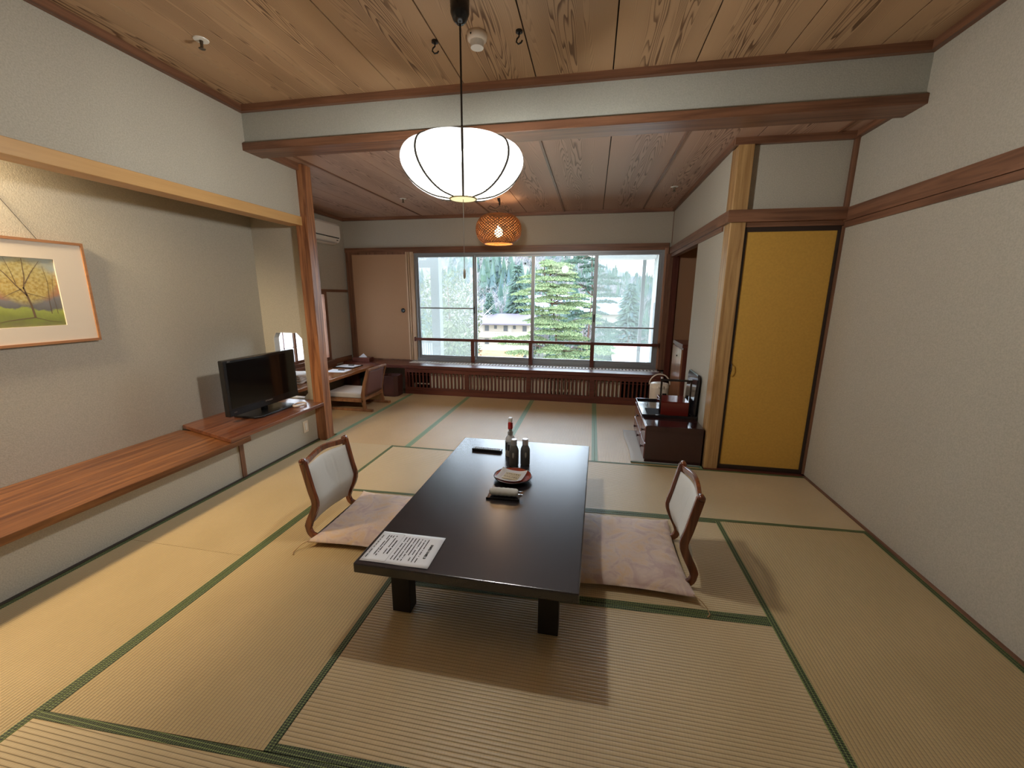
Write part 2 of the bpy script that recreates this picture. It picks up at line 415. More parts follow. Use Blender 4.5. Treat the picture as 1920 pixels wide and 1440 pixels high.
# ------------------------------------------------------------------ floor & mats
struct(B(XQ - .2, XR + .2, YK - .2, YF + .12, -.12, -.05).build('floor', flat('subfloor', (.2, .15, .1), .9)))
def y1(x): return .92 + .04 * (x + .7)
def y2(x): return 1.823 + .04 * x
def y3(x): return 2.733 + .035 * x
def y4(x): return 3.66 + .006 * x
BW = .028
def mat_obj(x0, x1, ya, yb, axis, label, rear=False, borders=(1, 1)):
    g = .0012
    x0 += g; x1 -= g
    f0 = ya if callable(ya) else (lambda x: ya); f1 = yb if callable(yb) else (lambda x: yb)
    loc = ((x0 + x1) / 2, (f0(0) + f1(0)) / 2, -.05)
    t = thing('tatami_mat', label, 'tatami mat', loc, 0, 'tatami mats of the rear room' if rear else 'tatami mats of the main room')
    def L(q): return [(x - loc[0], y - loc[1]) for x, y in q]
    a = BW if borders[0] else 0; b = BW if borders[1] else 0
    bm = BOR_R if rear else (BOR_X if axis == 'X' else BOR_Y)
    tm = TAT_R if rear else (TAT_X if axis == 'X' else TAT_Y)
    if axis == 'X':
        q = [(x0, f0(x0) + g + a), (x1, f0(x1) + g + a), (x1, f1(x1) - g - b), (x0, f1(x0) - g - b)]
        bs = [[(x0, f0(x0) + g), (x1, f0(x1) + g), (x1, f0(x1) + g + a), (x0, f0(x0) + g + a)], [(x0, f1(x0) - g - b), (x1, f1(x1) - g - b), (x1, f1(x1) - g), (x0, f1(x0) - g)]]
    else:
        q = [(x0 + a, f0(x0) + g), (x1 - b, f0(x1) + g), (x1 - b, f1(x1) - g), (x0 + a, f1(x0) - g)]
        bs = [[(x0, f0(x0) + g), (x0 + a, f0(x0) + g), (x0 + a, f1(x0) - g), (x0, f1(x0) - g)], [(x1 - b, f0(x1) + g), (x1, f0(x1) + g), (x1, f1(x1) - g), (x1 - b, f1(x1) - g)]]
    MB().slab(L(q), 0, .05).build('woven_surface', tm, t)
    for k, qq in enumerate(bs):
        if borders[k]: MB().slab(L(qq), 0, .0515).build('cloth_border', bm, t)
    return t
A_, B_, C_ = -1.914, -.988, .890
mat_obj(XL + .025, A_, -.05, 1.80, 'Y', 'tatami mat along the low left wall, in front under the framed picture')
mat_obj(XL + .025, A_, 1.80, y4, 'Y', 'tatami mat along the low left wall below the television shelf')
mat_obj(A_, B_, y1, y3, 'Y', 'lengthwise tatami mat under the left floor chair')
mat_obj(B_, C_, y1, y2, 'X', 'crosswise tatami mat under the near legs of the black table')
mat_obj(B_, C_, y2, y3, 'X', 'crosswise tatami mat under the right floor chair and its cushion')
mat_obj(C_, XR - .022, .90, y3, 'Y', 'lengthwise tatami mat along the bare right wall')
mat_obj(A_, -.03, y3, y4, 'X', 'crosswise tatami mat behind the left floor chair')
mat_obj(-.03, XR - .022, y3, y4, 'X', 'crosswise tatami mat in front of the gold sliding door')
mat_obj(A_, -.03, .0, y1, 'X', 'crosswise tatami mat nearest the viewer, its corner at the bottom edge')
mat_obj(-.03, XR - .022, .0, .90, 'X', 'crosswise tatami mat nearest the viewer beside the right wall')
rx = [-2.69, -1.775, -.805, .083, 1.03]
mat_obj(XQ + .02, -2.69, 3.85, YH - .02, 'Y', 'tatami mat under the desk and the low desk chair', True)
for k, lb in enumerate(('rear tatami mat nearest the left pillar, before the radiator cover', 'rear tatami mat second from the left pillar', 'rear tatami mat seen behind the bottles on the table', 'rear tatami mat under the tea chest')):
    mat_obj(rx[k], rx[k + 1], y4, YH - .02, 'Y', lb, True)
struct(B(XL, XL + .025, YK, 3.67, -.05, .004).build('trim_1', BLACKW))
struct(B(XR - .022, XR, YK, YW, -.05, .006).build('trim_2', TRIM_Y))
struct(B(XP, XR, YW - .045, YW, -.05, .006).build('trim_3', DARKRED_X))

# ------------------------------------------------------------------ walls
def W(name, *a, m=None): return struct(B(*a).build(name, m or PLASTER))
W('wall_left_lower', XL - .06, XL, YK, 3.67, -.05, .325)
W('wall_left_upper', XU - .12, XU, YK, 3.67, 2.215, ZC)
W('wall_alcove_back', XT - .08, XT, YK, 3.76, -.05, 2.6)
struct(B(XT, XU - .12, YK, 3.76, 2.56, 2.6).build('ceiling_alcove', PLASTER))
# alcove side wall with an octagonal opening
oc = [(-3.243, 1.108), (-2.997, 1.108), (-2.936, 1.045), (-2.930, .47), (-2.984, .41), (-3.22, .41), (-3.275, .47), (-3.275, 1.05)]
def wall_with_hole():
    x0, x1, z0, z1 = XQ - .02, -2.80, -.05, 2.7
    m = MB(); y0, yb = 3.76, 3.83
    outer = [(x0, z1), (x1, z1), (x1, z1), (x1, z0), (x1, z0), (x0, z0), (x0, z0), (x0, z1)]
    n = len(oc); i = len(m.v)
    for y in (y0, yb):
        m.v += [(x, y, z) for x, z in oc]
    outer = [(-3.243, z1), (-2.997, z1), (x1, 1.045), (x1, .47), (-2.984, z0), (-3.22, z0), (x0, .47), (x0, 1.05)]
    for y in (y0, yb): m.v += [(x, y, z) for x, z in outer]
    cor = {1: (x1, z1), 3: (x1, z0), 5: (x0, z0), 7: (x0, z1)}
    ci = {}
    for k, (x, z) in cor.items():
        ci[k] = len(m.v); m.v += [(x, y0, z), (x, yb, z)]
    for k in range(n):
        k2 = (k + 1) % n
        for s_, o_ in ((0, 0), (1, 1)):
            a, b = i + s_ * n + k, i + s_ * n + k2; c, d = i + 2 * n + s_ * n + k2, i + 2 * n + s_ * n + k
            m.face((a, b, c, ci[k] + s_, d) if k in ci else (a, b, c, d))
        m.face((i + k, i + k2, i + n + k2, i + n + k))
    return m
struct(wall_with_hole().build('wall_alcove_side', PLASTER))
t = thing('opening_trim', 'thin pale frame lining the octagonal wall opening behind the television', 'window frame', (0, 3.76, 0))
t['kind'] = 'structure'
m = MB(); pts = oc
for k in range(8):
    (xa, za), (xb, zb) = pts[k], pts[(k + 1) % 8]
    m.bar([(xa, .035, za), (xb, .035, zb)], .072, .006, (0, 1, 0))
m.build('lining', flat('opening_lining', (.55, .53, .48), .6), t)

W('wall_rear_left', XQ - .1, XQ, 3.8, 4.25, -.05, 2.7)
W('wall_rear_left_under', XQ - .1, XQ, 4.25, 5.70, -.05, .50)
W('wall_rear_left_over', XQ - .1, XQ, 4.25, 5.70, 1.55, 2.7)
W('wall_rear_left_end', XQ - .1, XQ, 5.70, YF + .1, -.05, 2.7)
W('wall_far_upper', XQ, XP + .9, YF, YF + .12, 2.15, 2.7)
W('wall_far_left', XQ, -2.84, YF + .005, YF + .12, .42, 2.15)
W('wall_far_right', 1.0, XP + .9, YF, YF + .12, .44, 2.15)
W('wall_far_under', XQ, -2.80, YF, YF + .12, -.05, .42)
W('wall_far_under_window', -2.80, XP + .9, YF, YF + .12, -.05, .44)
W('wall_right', XR, XR + .1, YK, YW + .02, -.05, ZC)
W('wall_right_outer', XR, XR + .1, YW + .02, YF + .12, -.05, 2.7, m=BROWNPANEL)
W('wall_back', XT - .1, XR + .1, YK - .1, YK, -.05, ZC + .05)
# wall above the gold door, and the rear room's right wall with its niche
W('wall_over_gold_door', 1.15, XR, YW + .01, YW + .07, 2.06, ZR)
W('wall_rear_right', XP, XP + .07, 3.85, 4.72, -.05, 2.04)
W('wall_rear_right_upper', XP, XP + .07, 3.85, YF, 2.04, ZR)
struct(B(XP + .07, XR, 4.72, 4.76, -.05, 2.6).build('wall_niche_side', BROWNPANEL))
struct(B(XP + .07, XR, 6.25, 6.28, -.05, 2.6).build('wall_niche_end', BROWNPANEL))
struct(B(XP + .07, XR, 4.76, 6.25, 2.5, 2.55).build('ceiling_niche', BROWNPANEL))
struct(B(XP, XR, 4.76, 6.25, -.05, -.003).build('floor_niche', TRIM_Y))

# beam between the two rooms
struct(B(XU - .02, XR, YB, YB + .16, 2.655, ZC).build('beam_plaster', PLASTER_BEAM))
struct(B(XU - .02, XR, YB - .03, YB + .17, 2.60, 2.655).build('trim_4', TRIM_X, bevel=.002))

# ceilings: boards over a near-black sheet that paints the shadow in the gaps, one mesh for each ceiling
def boards(name, xs, ya, yb, z, mat, batten=None, gap=.004):
    m = MB()
    for a, b in zip(xs, xs[1:]): m.box(a + gap, b - gap, ya, yb, z, z + .012)
    m.cur = 1; m.box(xs[0], xs[-1], ya, yb, z + .010, z + .03)
    if batten:
        m.cur = 2
        for x in batten: m.box(x - .010, x + .010, ya, yb, z - .010, z + .002)
    return struct(m.build(name, [mat, GAP_SHADE, TRIM_Y]))
boards('ceiling_main', [-3.0] + [.06 + .5 * k for k in range(-5, 4)] + [XR + .05], YK, YB + .1, ZC, MAIN_CEIL)
rxs = [-3.98, -3.7, -3.16, -2.62, -2.08, -1.54, -1.0, -.46, .08, .62, 1.16, 1.70, XR]
boards('ceiling_rear', rxs, YB + .16, YF + .05, ZR, REAR_CEIL, [-2.62, -1.54, -.46, .62, 1.70])
# crown trims
k = 5
for a, mt in (((XU, XU + .035, YK, YB, 2.872, ZC), TRIM_Y), ((XR - .035, XR, YK, YB, 2.872, ZC), TRIM_Y), ((XU + .035, XR - .035, YB - .035, YB, 2.872, ZC), TRIM_X),
              ((XQ, XP, YF - .035, YF, ZR - .045, ZR), TRIM_X), ((XP - .028, XP, 3.74, YF - .035, ZR - .045, ZR), TRIM_Y), ((XP - .028, XR, YW - .03, YW + .01, ZR - .05, ZR), TRIM_X),
              ((XR - .03, XR, YB + .17, YW - .03, ZR - .045, ZR), TRIM_Y), ((XQ, XQ + .035, 3.83, YF - .035, ZR - .045, ZR), TRIM_Y), ((XU, XU + .03, YB + .17, 3.67, ZR - .06, ZR), TRIM_Y),
              ((XQ, XU, 3.83, 3.86, ZR - .045, ZR), TRIM_X)):
    struct(B(*a).build('trim_%d' % k, mt)); k += 1
# rails: honey lintel over the alcove, nageshi rails
struct(B(XU - .13, XU + .015, YK, 3.67, 2.135, 2.215).build('lintel_alcove', HONEY_Y, bevel=.003))
for a, mt in (((XR - .022, XR, YK, YW - .02, 2.06, 2.155), TRIM_Y), ((XR - .012, XR, YK, YW - .02, 2.015, 2.058), TRIM_Y),
              ((XP - .03, XR - .02, YW - .06, YW + .01, 2.07, 2.16), TRIM_X), ((XP + .11, XR - .01, YW - .02, YW + .03, 2.035, 2.07), TRIM_X),
              ((XP - .03, XP, YW + .01, YF - .02, 2.07, 2.16), TRIM_Y), ((XP - .012, XP + .06, 3.87, YF - .02, 2.03, 2.07), TRIM_Y),
              ((XQ + .02, XP - .03, YF - .03, YF, 2.155, 2.225), TRIM_X), ((XQ, XQ + .02, 5.70, YF - .03, 1.535, 1.575), TRIM_Y), ((XQ, XQ + .02, 3.84, 5.70, 1.535, 1.575), TRIM_Y),
              ((XP + .005, XP + .075, 4.70, 4.725, -.003, 2.03), CORNER_Z), ((1.805 + .02, XR, YW - .025, YW + .02, 2.16, ZR - .05), TRIM_Z),
              ((XP - .004, XP + .004, YF - .03, YF, 2.22, ZR - .04), TRIM_Z), ((XP - .06, XP + .02, 6.19, 6.285, .45, 2.07), TRIM_Z), ((XP + .02, XP + .1, 6.20, 6.25, -.003, 2.07), DARKRED_Z),
              ((XR - .02, XR - .001, YW - .02, YW + .0, .01, 2.03), TRIM_Z), ((XQ, XQ + .02, 5.80, YF - .05, .42, .50), TRIM_Y)):
    struct(B(*a).build('trim_%d' % k, mt)); k += 1
# posts
struct(B(-2.812, -2.690, 3.67, 3.79, -.045, 2.675).build('pillar_left', POST_Z, bevel=.004))
struct(B(XP, XP + .112, YW - .03, YW + .13, -.045, ZR - .05).build('pillar_right', CORNER_Z, bevel=.004))
struct(B(XP + .112, XP + .118, YW - .005, YW + .01, 2.16, ZR - .05).build('trim_%d' % k, TRIM_Z)); k += 1

# ------------------------------------------------------------------ gold sliding door
t = thing('door_1', 'gold paper sliding door in a dark frame beside the right wall', 'sliding door', (1.49, YW, 0)); t['kind'] = 'structure'
MB().box(-.325, .325, -.004, .02, .045, 2.0).build('paper_panel', GOLD, t)
fr = MB()
fr.box(-.345, -.318, -.012, .025, .012, 2.035); fr.box(.318, .338, -.012, .025, .012, 2.035); fr.box(-.318, .318, -.012, .025, 2.0, 2.035); fr.box(-.318, .318, -.012, .025, .012, .045)
fr.build('door_frame', BLACKW, t)
hp = MB(); hp.tube([(-.333, -.014, .955), (-.322, -.035, .945), (-.320, -.038, .90), (-.325, -.032, .86), (-.333, -.014, .85)], .004, 6); hp.build('pull_loop', BLACKW, t, smooth=True)
hp = MB(); hp.lathe([(.012, -.018), (.014, -.013), (.014, 0)], (-.331, 0, .955), 14, 'y'); hp.build('pull_plate', BLACKW, t)
struct(B(1.145, XR, YW - .012, YW + .03, -.05, .010).build('door_sill', BLACKW))

# ------------------------------------------------------------------ tan panel (left of the window)
t = thing('door_2', 'tan paper sliding panel with a round black pull, left of the window', 'sliding panel', (-3.42, YF - .012, 0)); t['kind'] = 'structure'
B(-.43, .50, -.008, .01, .455, 2.12).build('paper_panel', TANPANEL, t)
f = MB(); f.box(-.53, -.43, -.02, .012, .42, 2.155); f.box(-.43, .50, -.014, .012, 2.12, 2.155); f.box(-.43, .50, -.014, .012, .425, .457)
f.build('panel_frame', TRIM_Z, t)
m = MB(); m.lathe([(.022, -.016), (.032, -.018), (.036, -.012), (.036, -.006)], (.416, 0, 1.252), 20, 'y'); m.build('round_pull', BLACKP, t, smooth=True)
# vertical casing strips between the panel and the window
for q, (a, b) in enumerate(((-2.92, -2.895), (-2.885, -2.865), (-2.855, -2.83))):
    struct(B(a, b, YF - .03 + q * .008, YF + .06, .45, 2.155).build('trim_%d' % k, wood('casing_wood', (.50, .33, .20), (.66, .47, .31), 'Z'))); k += 1
struct(B(-2.83, -2.79, YF - .02, YF + .10, .45, 2.155).build('trim_%d' % k, MATS['casing_wood'])); k += 1
struct(B(.955, 1.0, YF - .05, YF + .10, .45, 2.155).build('trim_%d' % k, wood('casing_red', (.30, .15, .09), (.46, .26, .16), 'Z'))); k += 1
struct(B(-2.79, .955, YF - .03, YF + .12, 2.135, 2.155).build('trim_%d' % k, TRIM_X)); k += 1

# ------------------------------------------------------------------ big window
win = thing('window_1', 'wide aluminium sliding window of four panes looking onto trees', 'window', (0, YF + .04, 0)); win['kind'] = 'structure'
f = MB()
f.box(-2.79, .955, -.04, .07, 2.105, 2.137); f.box(-2.79, .955, -.05, .08, .44, .49); f.box(-2.79, -2.755, -.04, .07, .49, 2.105); f.box(.915, .955, -.04, .07, .49, 2.105)
f.build('window_frame', ALU, win)
mx = [-2.755, -1.815, -.905, .025, .915]
for i in range(4):
    a, b = mx[i], mx[i + 1]; y0 = -.02 if i in (0, 3) else .015
    m = MB(); w = .026
    m.box(a, a + w, y0, y0 + .03, .49, 2.105); m.box(b - w, b, y0, y0 + .03, .49, 2.105)
    m.box(a + w, b - w, y0, y0 + .03, .49, .535); m.box(a + w, b - w, y0, y0 + .03, 2.075, 2.105)
    if i == 0: m.box(a + w, b - w, y0 - .005, y0 + .03, 1.285, 1.305)
    if i == 3: m.box(a + w, b - w, y0 - .005, y0 + .03, 1.03, 1.05)
    sash = m.build('sash', ALU, win)
    B(a + w, b - w, y0 + .012, y0 + .016, .535, 2.075).build('pane', GLASS, sash)
    if i in (0, 3):
        B(a + .01, b - .01, .060, .062, .50, 2.095).build('insect_screen', SCREEN, win)
m = MB(); m.box(-1.825, -1.808, -.045, -.018, 1.22, 1.33); m.build('window_latch', BLACKP, win)
m = MB(); m.box(.018, .034, -.045, -.018, 1.12, 1.23); m.build('window_latch', BLACKP, win)

# guard rail across the window
t = thing('guard_rail', 'dark red wooden guard rail across the window above the vents', 'rail', (0, 6.205, .45))
B(-2.79, .96, -.018, .018, .335, .377).build('hand_rail', DARKRED_X, t, bevel=.004)
for x in (-1.826, -.905, .022): B(x - .028, x + .028, -.014, .014, 0, .335).build('rail_post', DARKRED_Z, t)
for x in (-2.785, .955): B(x - .004, x + .004, -.03, .03, .32, .39).build('bracket', DARKRED_Z, t)

# ------------------------------------------------------------------ sill shelf and radiator cover
t = thing('sill_shelf', 'long red-brown wooden sill shelf running under the window', 'shelf', (0, 6.0, .40))
B(XQ + .64, 1.0, -.19, .29, -.01, .04).build('shelf_board', DARKRED_X, t, bevel=.003)
B(XQ + .01, XQ + .64, .0, .27, -.005, .03).build('corner_board', DARKRED_X, t)
gr = MB(); n = 78
x0, x1 = -2.84, .97
gr.box(x0, x1, .055, .075, .038, .046); gr.box(x0, x1, .195, .215, .038, .046)
for i in range(n):
    a = x0 + (x1 - x0) * i / n; gr.box(a, a + (x1 - x0) / n * .62, .075, .195, .038, .046)
gr.build('vent_grille', flat('grille_white', (.88, .87, .86), .35), t)
B(x0, x1, .06, .21, .0385, .0405).build('vent_shadow_gap', GAP_SHADE, t)  # near-black sheet standing in for the shade down in the slots
rc = thing('radiator_cover', 'dark red slatted wooden cover hiding the radiator below the window', 'radiator cover', (0, YH, 0))
m = MB(); m.box(-2.80, 1.0, -.012, .02, -.003, .07); m.box(-2.80, 1.0, .0, .02, .365, .388); m.build('base_rail', DARKRED_X, rc)
px = [-2.80, -1.81, -.87, .04, 1.0]
for i in range(4):
    a, b = px[i], px[i + 1]
    fr = MB(); fr.box(a, a + .035, 0, .02, .07, .365); fr.box(b - .035, b, 0, .02, .07, .365); fr.box(a + .035, b - .035, 0, .02, .07, .10); fr.box(a + .035, b - .035, 0, .02, .335, .365)
    p = fr.build('panel_frame', DARKRED_X, rc)
    sl = MB(); ns = 16
    for j in range(ns):
        c = a + .035 + (b - a - .07) * (j + .5) / ns; sl.box(c - .0105, c + .0105, .003, .016, .10, .335)
    sl.box(a + .035, b - .035, .016, .02, .295, .303)
    sl.build('slats', DARKRED_Z, p)
B(-2.80, -2.78, .02, .48, -.003, .38).build('end_board', DARKRED_X, rc)
B(-2.78, 1.0, .30, .31, -.003, .37).build('backing', GAP_SHADE, rc)  # near-black sheet standing in for the shade behind the fins
rd = thing('radiator', 'ivory finned radiator behind the dark red slats', 'radiator', (0, YH + .1, 0))
m = MB(); nf = 50
for j in range(nf):
    x = -2.42 + j * (2.87 / nf)
    m.box(x, x + .042, -.03, .08, .09, .315)
m.box(-2.42, .45, 0, .05, .12, .15); m.box(-2.42, .45, 0, .05, .27, .29)
m.build('fins', IVORY, rd)
m = MB(); m.tube([(-2.42, .03, .135), (-2.70, .03, .135), (-2.70, .03, .0)], .012, 8); m.build('pipe', IVORY, rd, smooth=True)

# ------------------------------------------------------------------ left rear wall window
w2 = thing('window_2', 'papered lattice side window above the desk on the left wall', 'window', (XQ - .02, 0, 0)); w2['kind'] = 'structure'
f = MB(); f.box(-.06, .04, 4.25, 4.30, .50, 1.535); f.box(-.06, .04, 5.64, 5.70, .50, 1.535); f.box(-.06, .04, 4.30, 5.64, .50, .55); f.box(-.06, .04, 4.30, 5.64, 1.50, 1.535); f.build('window_frame', TRIM_Z, w2)
for (a, b, xo) in ((4.30, 4.98, .0), (4.93, 5.60, -.025)):
    m = MB(); w = .032
    m.box(xo - .01, xo + .012, a, a + w, .55, 1.50); m.box(xo - .01, xo + .012, b - w, b, .55, 1.50); m.box(xo - .01, xo + .012, a + w, b - w, .55, .585); m.box(xo - .01, xo + .012, a + w, b - w, 1.47, 1.50)
    s_ = m.build('sash', TRIM_Z, w2)
    m = MB(); 
    for q in (1, 2): m.box(xo - .004, xo + .006, a + (b - a) * q / 3 - .004, a + (b - a) * q / 3 + .004, .585, 1.47)
    for q in (1, 2, 3): m.box(xo - .004, xo + .006, a + w, b - w, .55 + .236 * q - .003, .55 + .236 * q + .003)
    m.build('muntins', DARKRED_Z, s_)
    B(xo - .008, xo - .006, a + w, b - w, .585, 1.47).build('pane', SHOJI, s_)
struct(B(XQ, XQ + .06, 4.2, 5.75, .455, .50).build('trim_%d' % k, TRIM_Y)); k += 1

# ------------------------------------------------------------------ air conditioner
ac = thing('air_conditioner', 'white wall air conditioner high on the left wall of the rear room', 'air conditioner', (XQ, 5.47, 2.23))
m = MB(); m.prism([(0.001, .0), (.0, .29), (.19, .29), (.215, .26), (.22, .10), (.19, .03), (.12, 0.0)], 'y', -.40, .40)
# prism 2D axes are x,z
m.build('casing', WHITE, ac, bevel=.008)
m = MB(); m.hexa([(.20, -.36, .075), (.224, -.36, .085), (.224, .36, .085), (.20, .36, .075), (.20, -.36, .082), (.224, -.36, .092), (.224, .36, .092), (.20, .36, .082)]); m.build('slot', BLACKP, ac)
B(.12, .205, -.35, .33, .012, .02).build('louvre', flat('louvre_grey', (.5, .5, .48), .5), ac)
B(.212, .223, .30, .33, .045, .055).build('indicator', BLACKP, ac)

# ------------------------------------------------------------------ desk along the left wall
dk = thing('desk', 'glossy red-brown wall desk under the side window', 'desk', (XQ, 4.9, .40))
B(.004, .62, -1.05, 1.10, -.042, 0).build('desktop', DESK_Y, dk, bevel=.004)
B(.004, .03, -1.05, .895, .0, .05).build('upstand', TRIM_Y, dk)
B(.03, .30, 1.05, 1.09, -.39, -.042).build('support_board', DARKRED_Z, dk)
B(-3.95, -3.60, 6.0, 6.22, -.003, .33).build('storage_box', flat('dark_green', (.03, .045, .035), .7))
tag(bpy.data.objects['storage_box'], 'dark green box standing under the far end of the desk', 'box')
for nm, lb, (cx, cy), rz, und in (('paper_sheet', 'white sheet with a black pen on the desk, nearer the pillar', (-3.63, 5.35), .08, False), ('paper_folder', 'white sheet in a black folder on the desk beside the tissue box', (-3.70, 5.72), -.05, True)):
    t = thing(nm, lb, 'stationery', (cx, cy, .401), rz)
    if und: B(-.17, .17, -.16, .13, 0, .008).build('folder_cover', BLACKP, t); zz = .008
    else: zz = 0
    B(-.15, .15, -.13 + zz * 3, .11, zz, zz + .002).build('sheet', PAPER, t)
    B(-.02, .07, .02, .05, zz + .002, zz + .012).build('pen_clip', INK, t)
tb = thing('tissue_box', 'brown wooden tissue box with a white tissue standing up', 'tissue box', (-3.66, 6.08, .432), 0)
B(-.15, .15, -.07, .07, 0, .065).build('box_body', DARKRED_X, tb, bevel=.003)
m = MB(); m.v = [(-.07, -.01, .064), (.08, 0, .064), (.06, .03, .064), (-.05, .03, .064), (.01, .01, .125), (-.01, .02, .115)]
for f_ in ((0, 1, 4), (1, 2, 4), (2, 5, 4), (2, 3, 5), (3, 0, 5), (0, 4, 5)): m.face(f_)
m.build('tissue', PAPER, tb)
tw = thing('folded_linen', 'pile of folded pale linen on the desk seen through the wall opening', 'linen', (-3.70, 4.52, .412))
for q in range(4):
    m = MB(); m.grid(lambda u, v, q=q: (-.17 + .34 * u + .01 * sin(v * 9 + q), -.14 + .28 * v + .008 * sin(u * 7 + q), .004 + q * .028 + .010 * sin(u * pi) + .006 * sin(v * 6 + u * 5 + q)), 12, 12)
    m.build('folded_layer', flat('linen', (.72, .68, .64), .85), tw, smooth=True, solid=.022)

# low desk chair
dc = thing('low_desk_chair', 'low wooden desk chair with pale seat cushion and brown back', 'chair', (-3.07, 4.97, 0), 0)
for s_ in (-1, 1):
    y = s_ * .235
    m = MB(); m.bar([(-.36, y, .016), (.0, y, .016), (.31, y, .016)], .035, .032, (0, 1, 0)); m.build('runner', CHAIRW2, dc, bevel=.004)
    m = MB(); m.bar([(.20, y, .03), (.185, y, .12), (.18, y, .22), (.215, y, .38), (.27, y, .55)], .028, [.05, .045, .045, .035, .03], (0, 1, 0)); m.build('back_post', CHAIRW2, dc, bevel=.003)
    m = MB(); m.bar([(-.33, y, .03), (-.33, y, .13)], .03, .035, (0, 1, 0)); m.build('front_leg', CHAIRW2, dc)
    m = MB(); m.bar([(-.35, y, .135), (.18, y, .135)], .028, .03, (0, 1, 0)); m.build('seat_rail', CHAIRW2, dc)
m = MB(); m.bar([(.268, -.235, .55), (.285, 0, .555), (.268, .235, .55)], .03, .03, (1, 0, 0)); m.build('top_rail', CHAIRW2, dc, bevel=.005)
m = MB(); m.bar([(.185, -.22, .16), (.185, .22, .16)], .03, .035, (1, 0, 0)); m.build('lower_rail', CHAIRW2, dc)
m = MB(); m.grid(lambda u, v: (.198 + .065 * v ** 1.2, -.215 + .43 * u, .20 + .34 * v), 8, 8); m.build('back_panel', flat('brown_mesh', (.17, .07, .055), .7), dc, smooth=True, solid=.012)
B(-.35, .17, -.22, .22, .148, .16).build('seat_board', CHAIRW2, dc)
m = MB(); m.box(-.36, .17, -.215, .215, .16, .235); m.build('seat_cushion', flat('grey_cushion', (.50, .47, .46), .85), dc, bevel=.02, seg=4)

wb = thing('wastebasket', 'dark brown wooden wastebasket in front of the window wall', 'wastebasket', (-2.945, 5.665, 0))
oct_ = [(-.13, -.085), (-.085, -.13), (.085, -.13), (.13, -.085), (.13, .085), (.085, .13), (-.085, .13), (-.13, .085)]
m = MB(); ins = [(x * .86, y * .86) for x, y in oct_]
i = 0; m.v = [(x * .94, y * .94, 0) for x, y in oct_] + [(x, y, .31) for x, y in oct_] + [(x, y, .31) for x, y in ins] + [(x, y, .02) for x, y in ins]
for a in range(3):
    for q in range(8): m.face((a * 8 + q, a * 8 + (q + 1) % 8, a * 8 + 8 + (q + 1) % 8, a * 8 + 8 + q))
m.face(tuple(range(8))); m.face(tuple(range(24, 32)))
m.build('body', flat('bin_brown', (.075, .028, .024), .45), wb)

# ------------------------------------------------------------------ alcove shelf, tv board, picture
sh = thing('alcove_shelf', 'long low red-brown shelf board running along the left alcove', 'shelf', (XT, 1.0, .325))
B(.003, .70, -2.4, 1.72, 0, .045).build('shelf_board', SHELF_Y, sh, bevel=.004)
B(.585, .60, 1.695, 1.735, -.32, 0).build('end_strip', TRIM_Z, sh)
tb_ = thing('television_shelf', 'raised dark wooden shelf board carrying the television', 'shelf', (XT, 2.55, .372))
m = MB(); m.prism([(.003, .20), (.70, -.02), (.70, 1.118), (.585, 1.118), (.585, 1.205), (.003, 1.205)], 'z', 0, .032)
m.build('shelf_board', BOARD_Y, tb_, bevel=.003)
struct(B(XL - .06, XL, 2.72, 3.67, .325, .37).build('wall_left_filler', PLASTER))

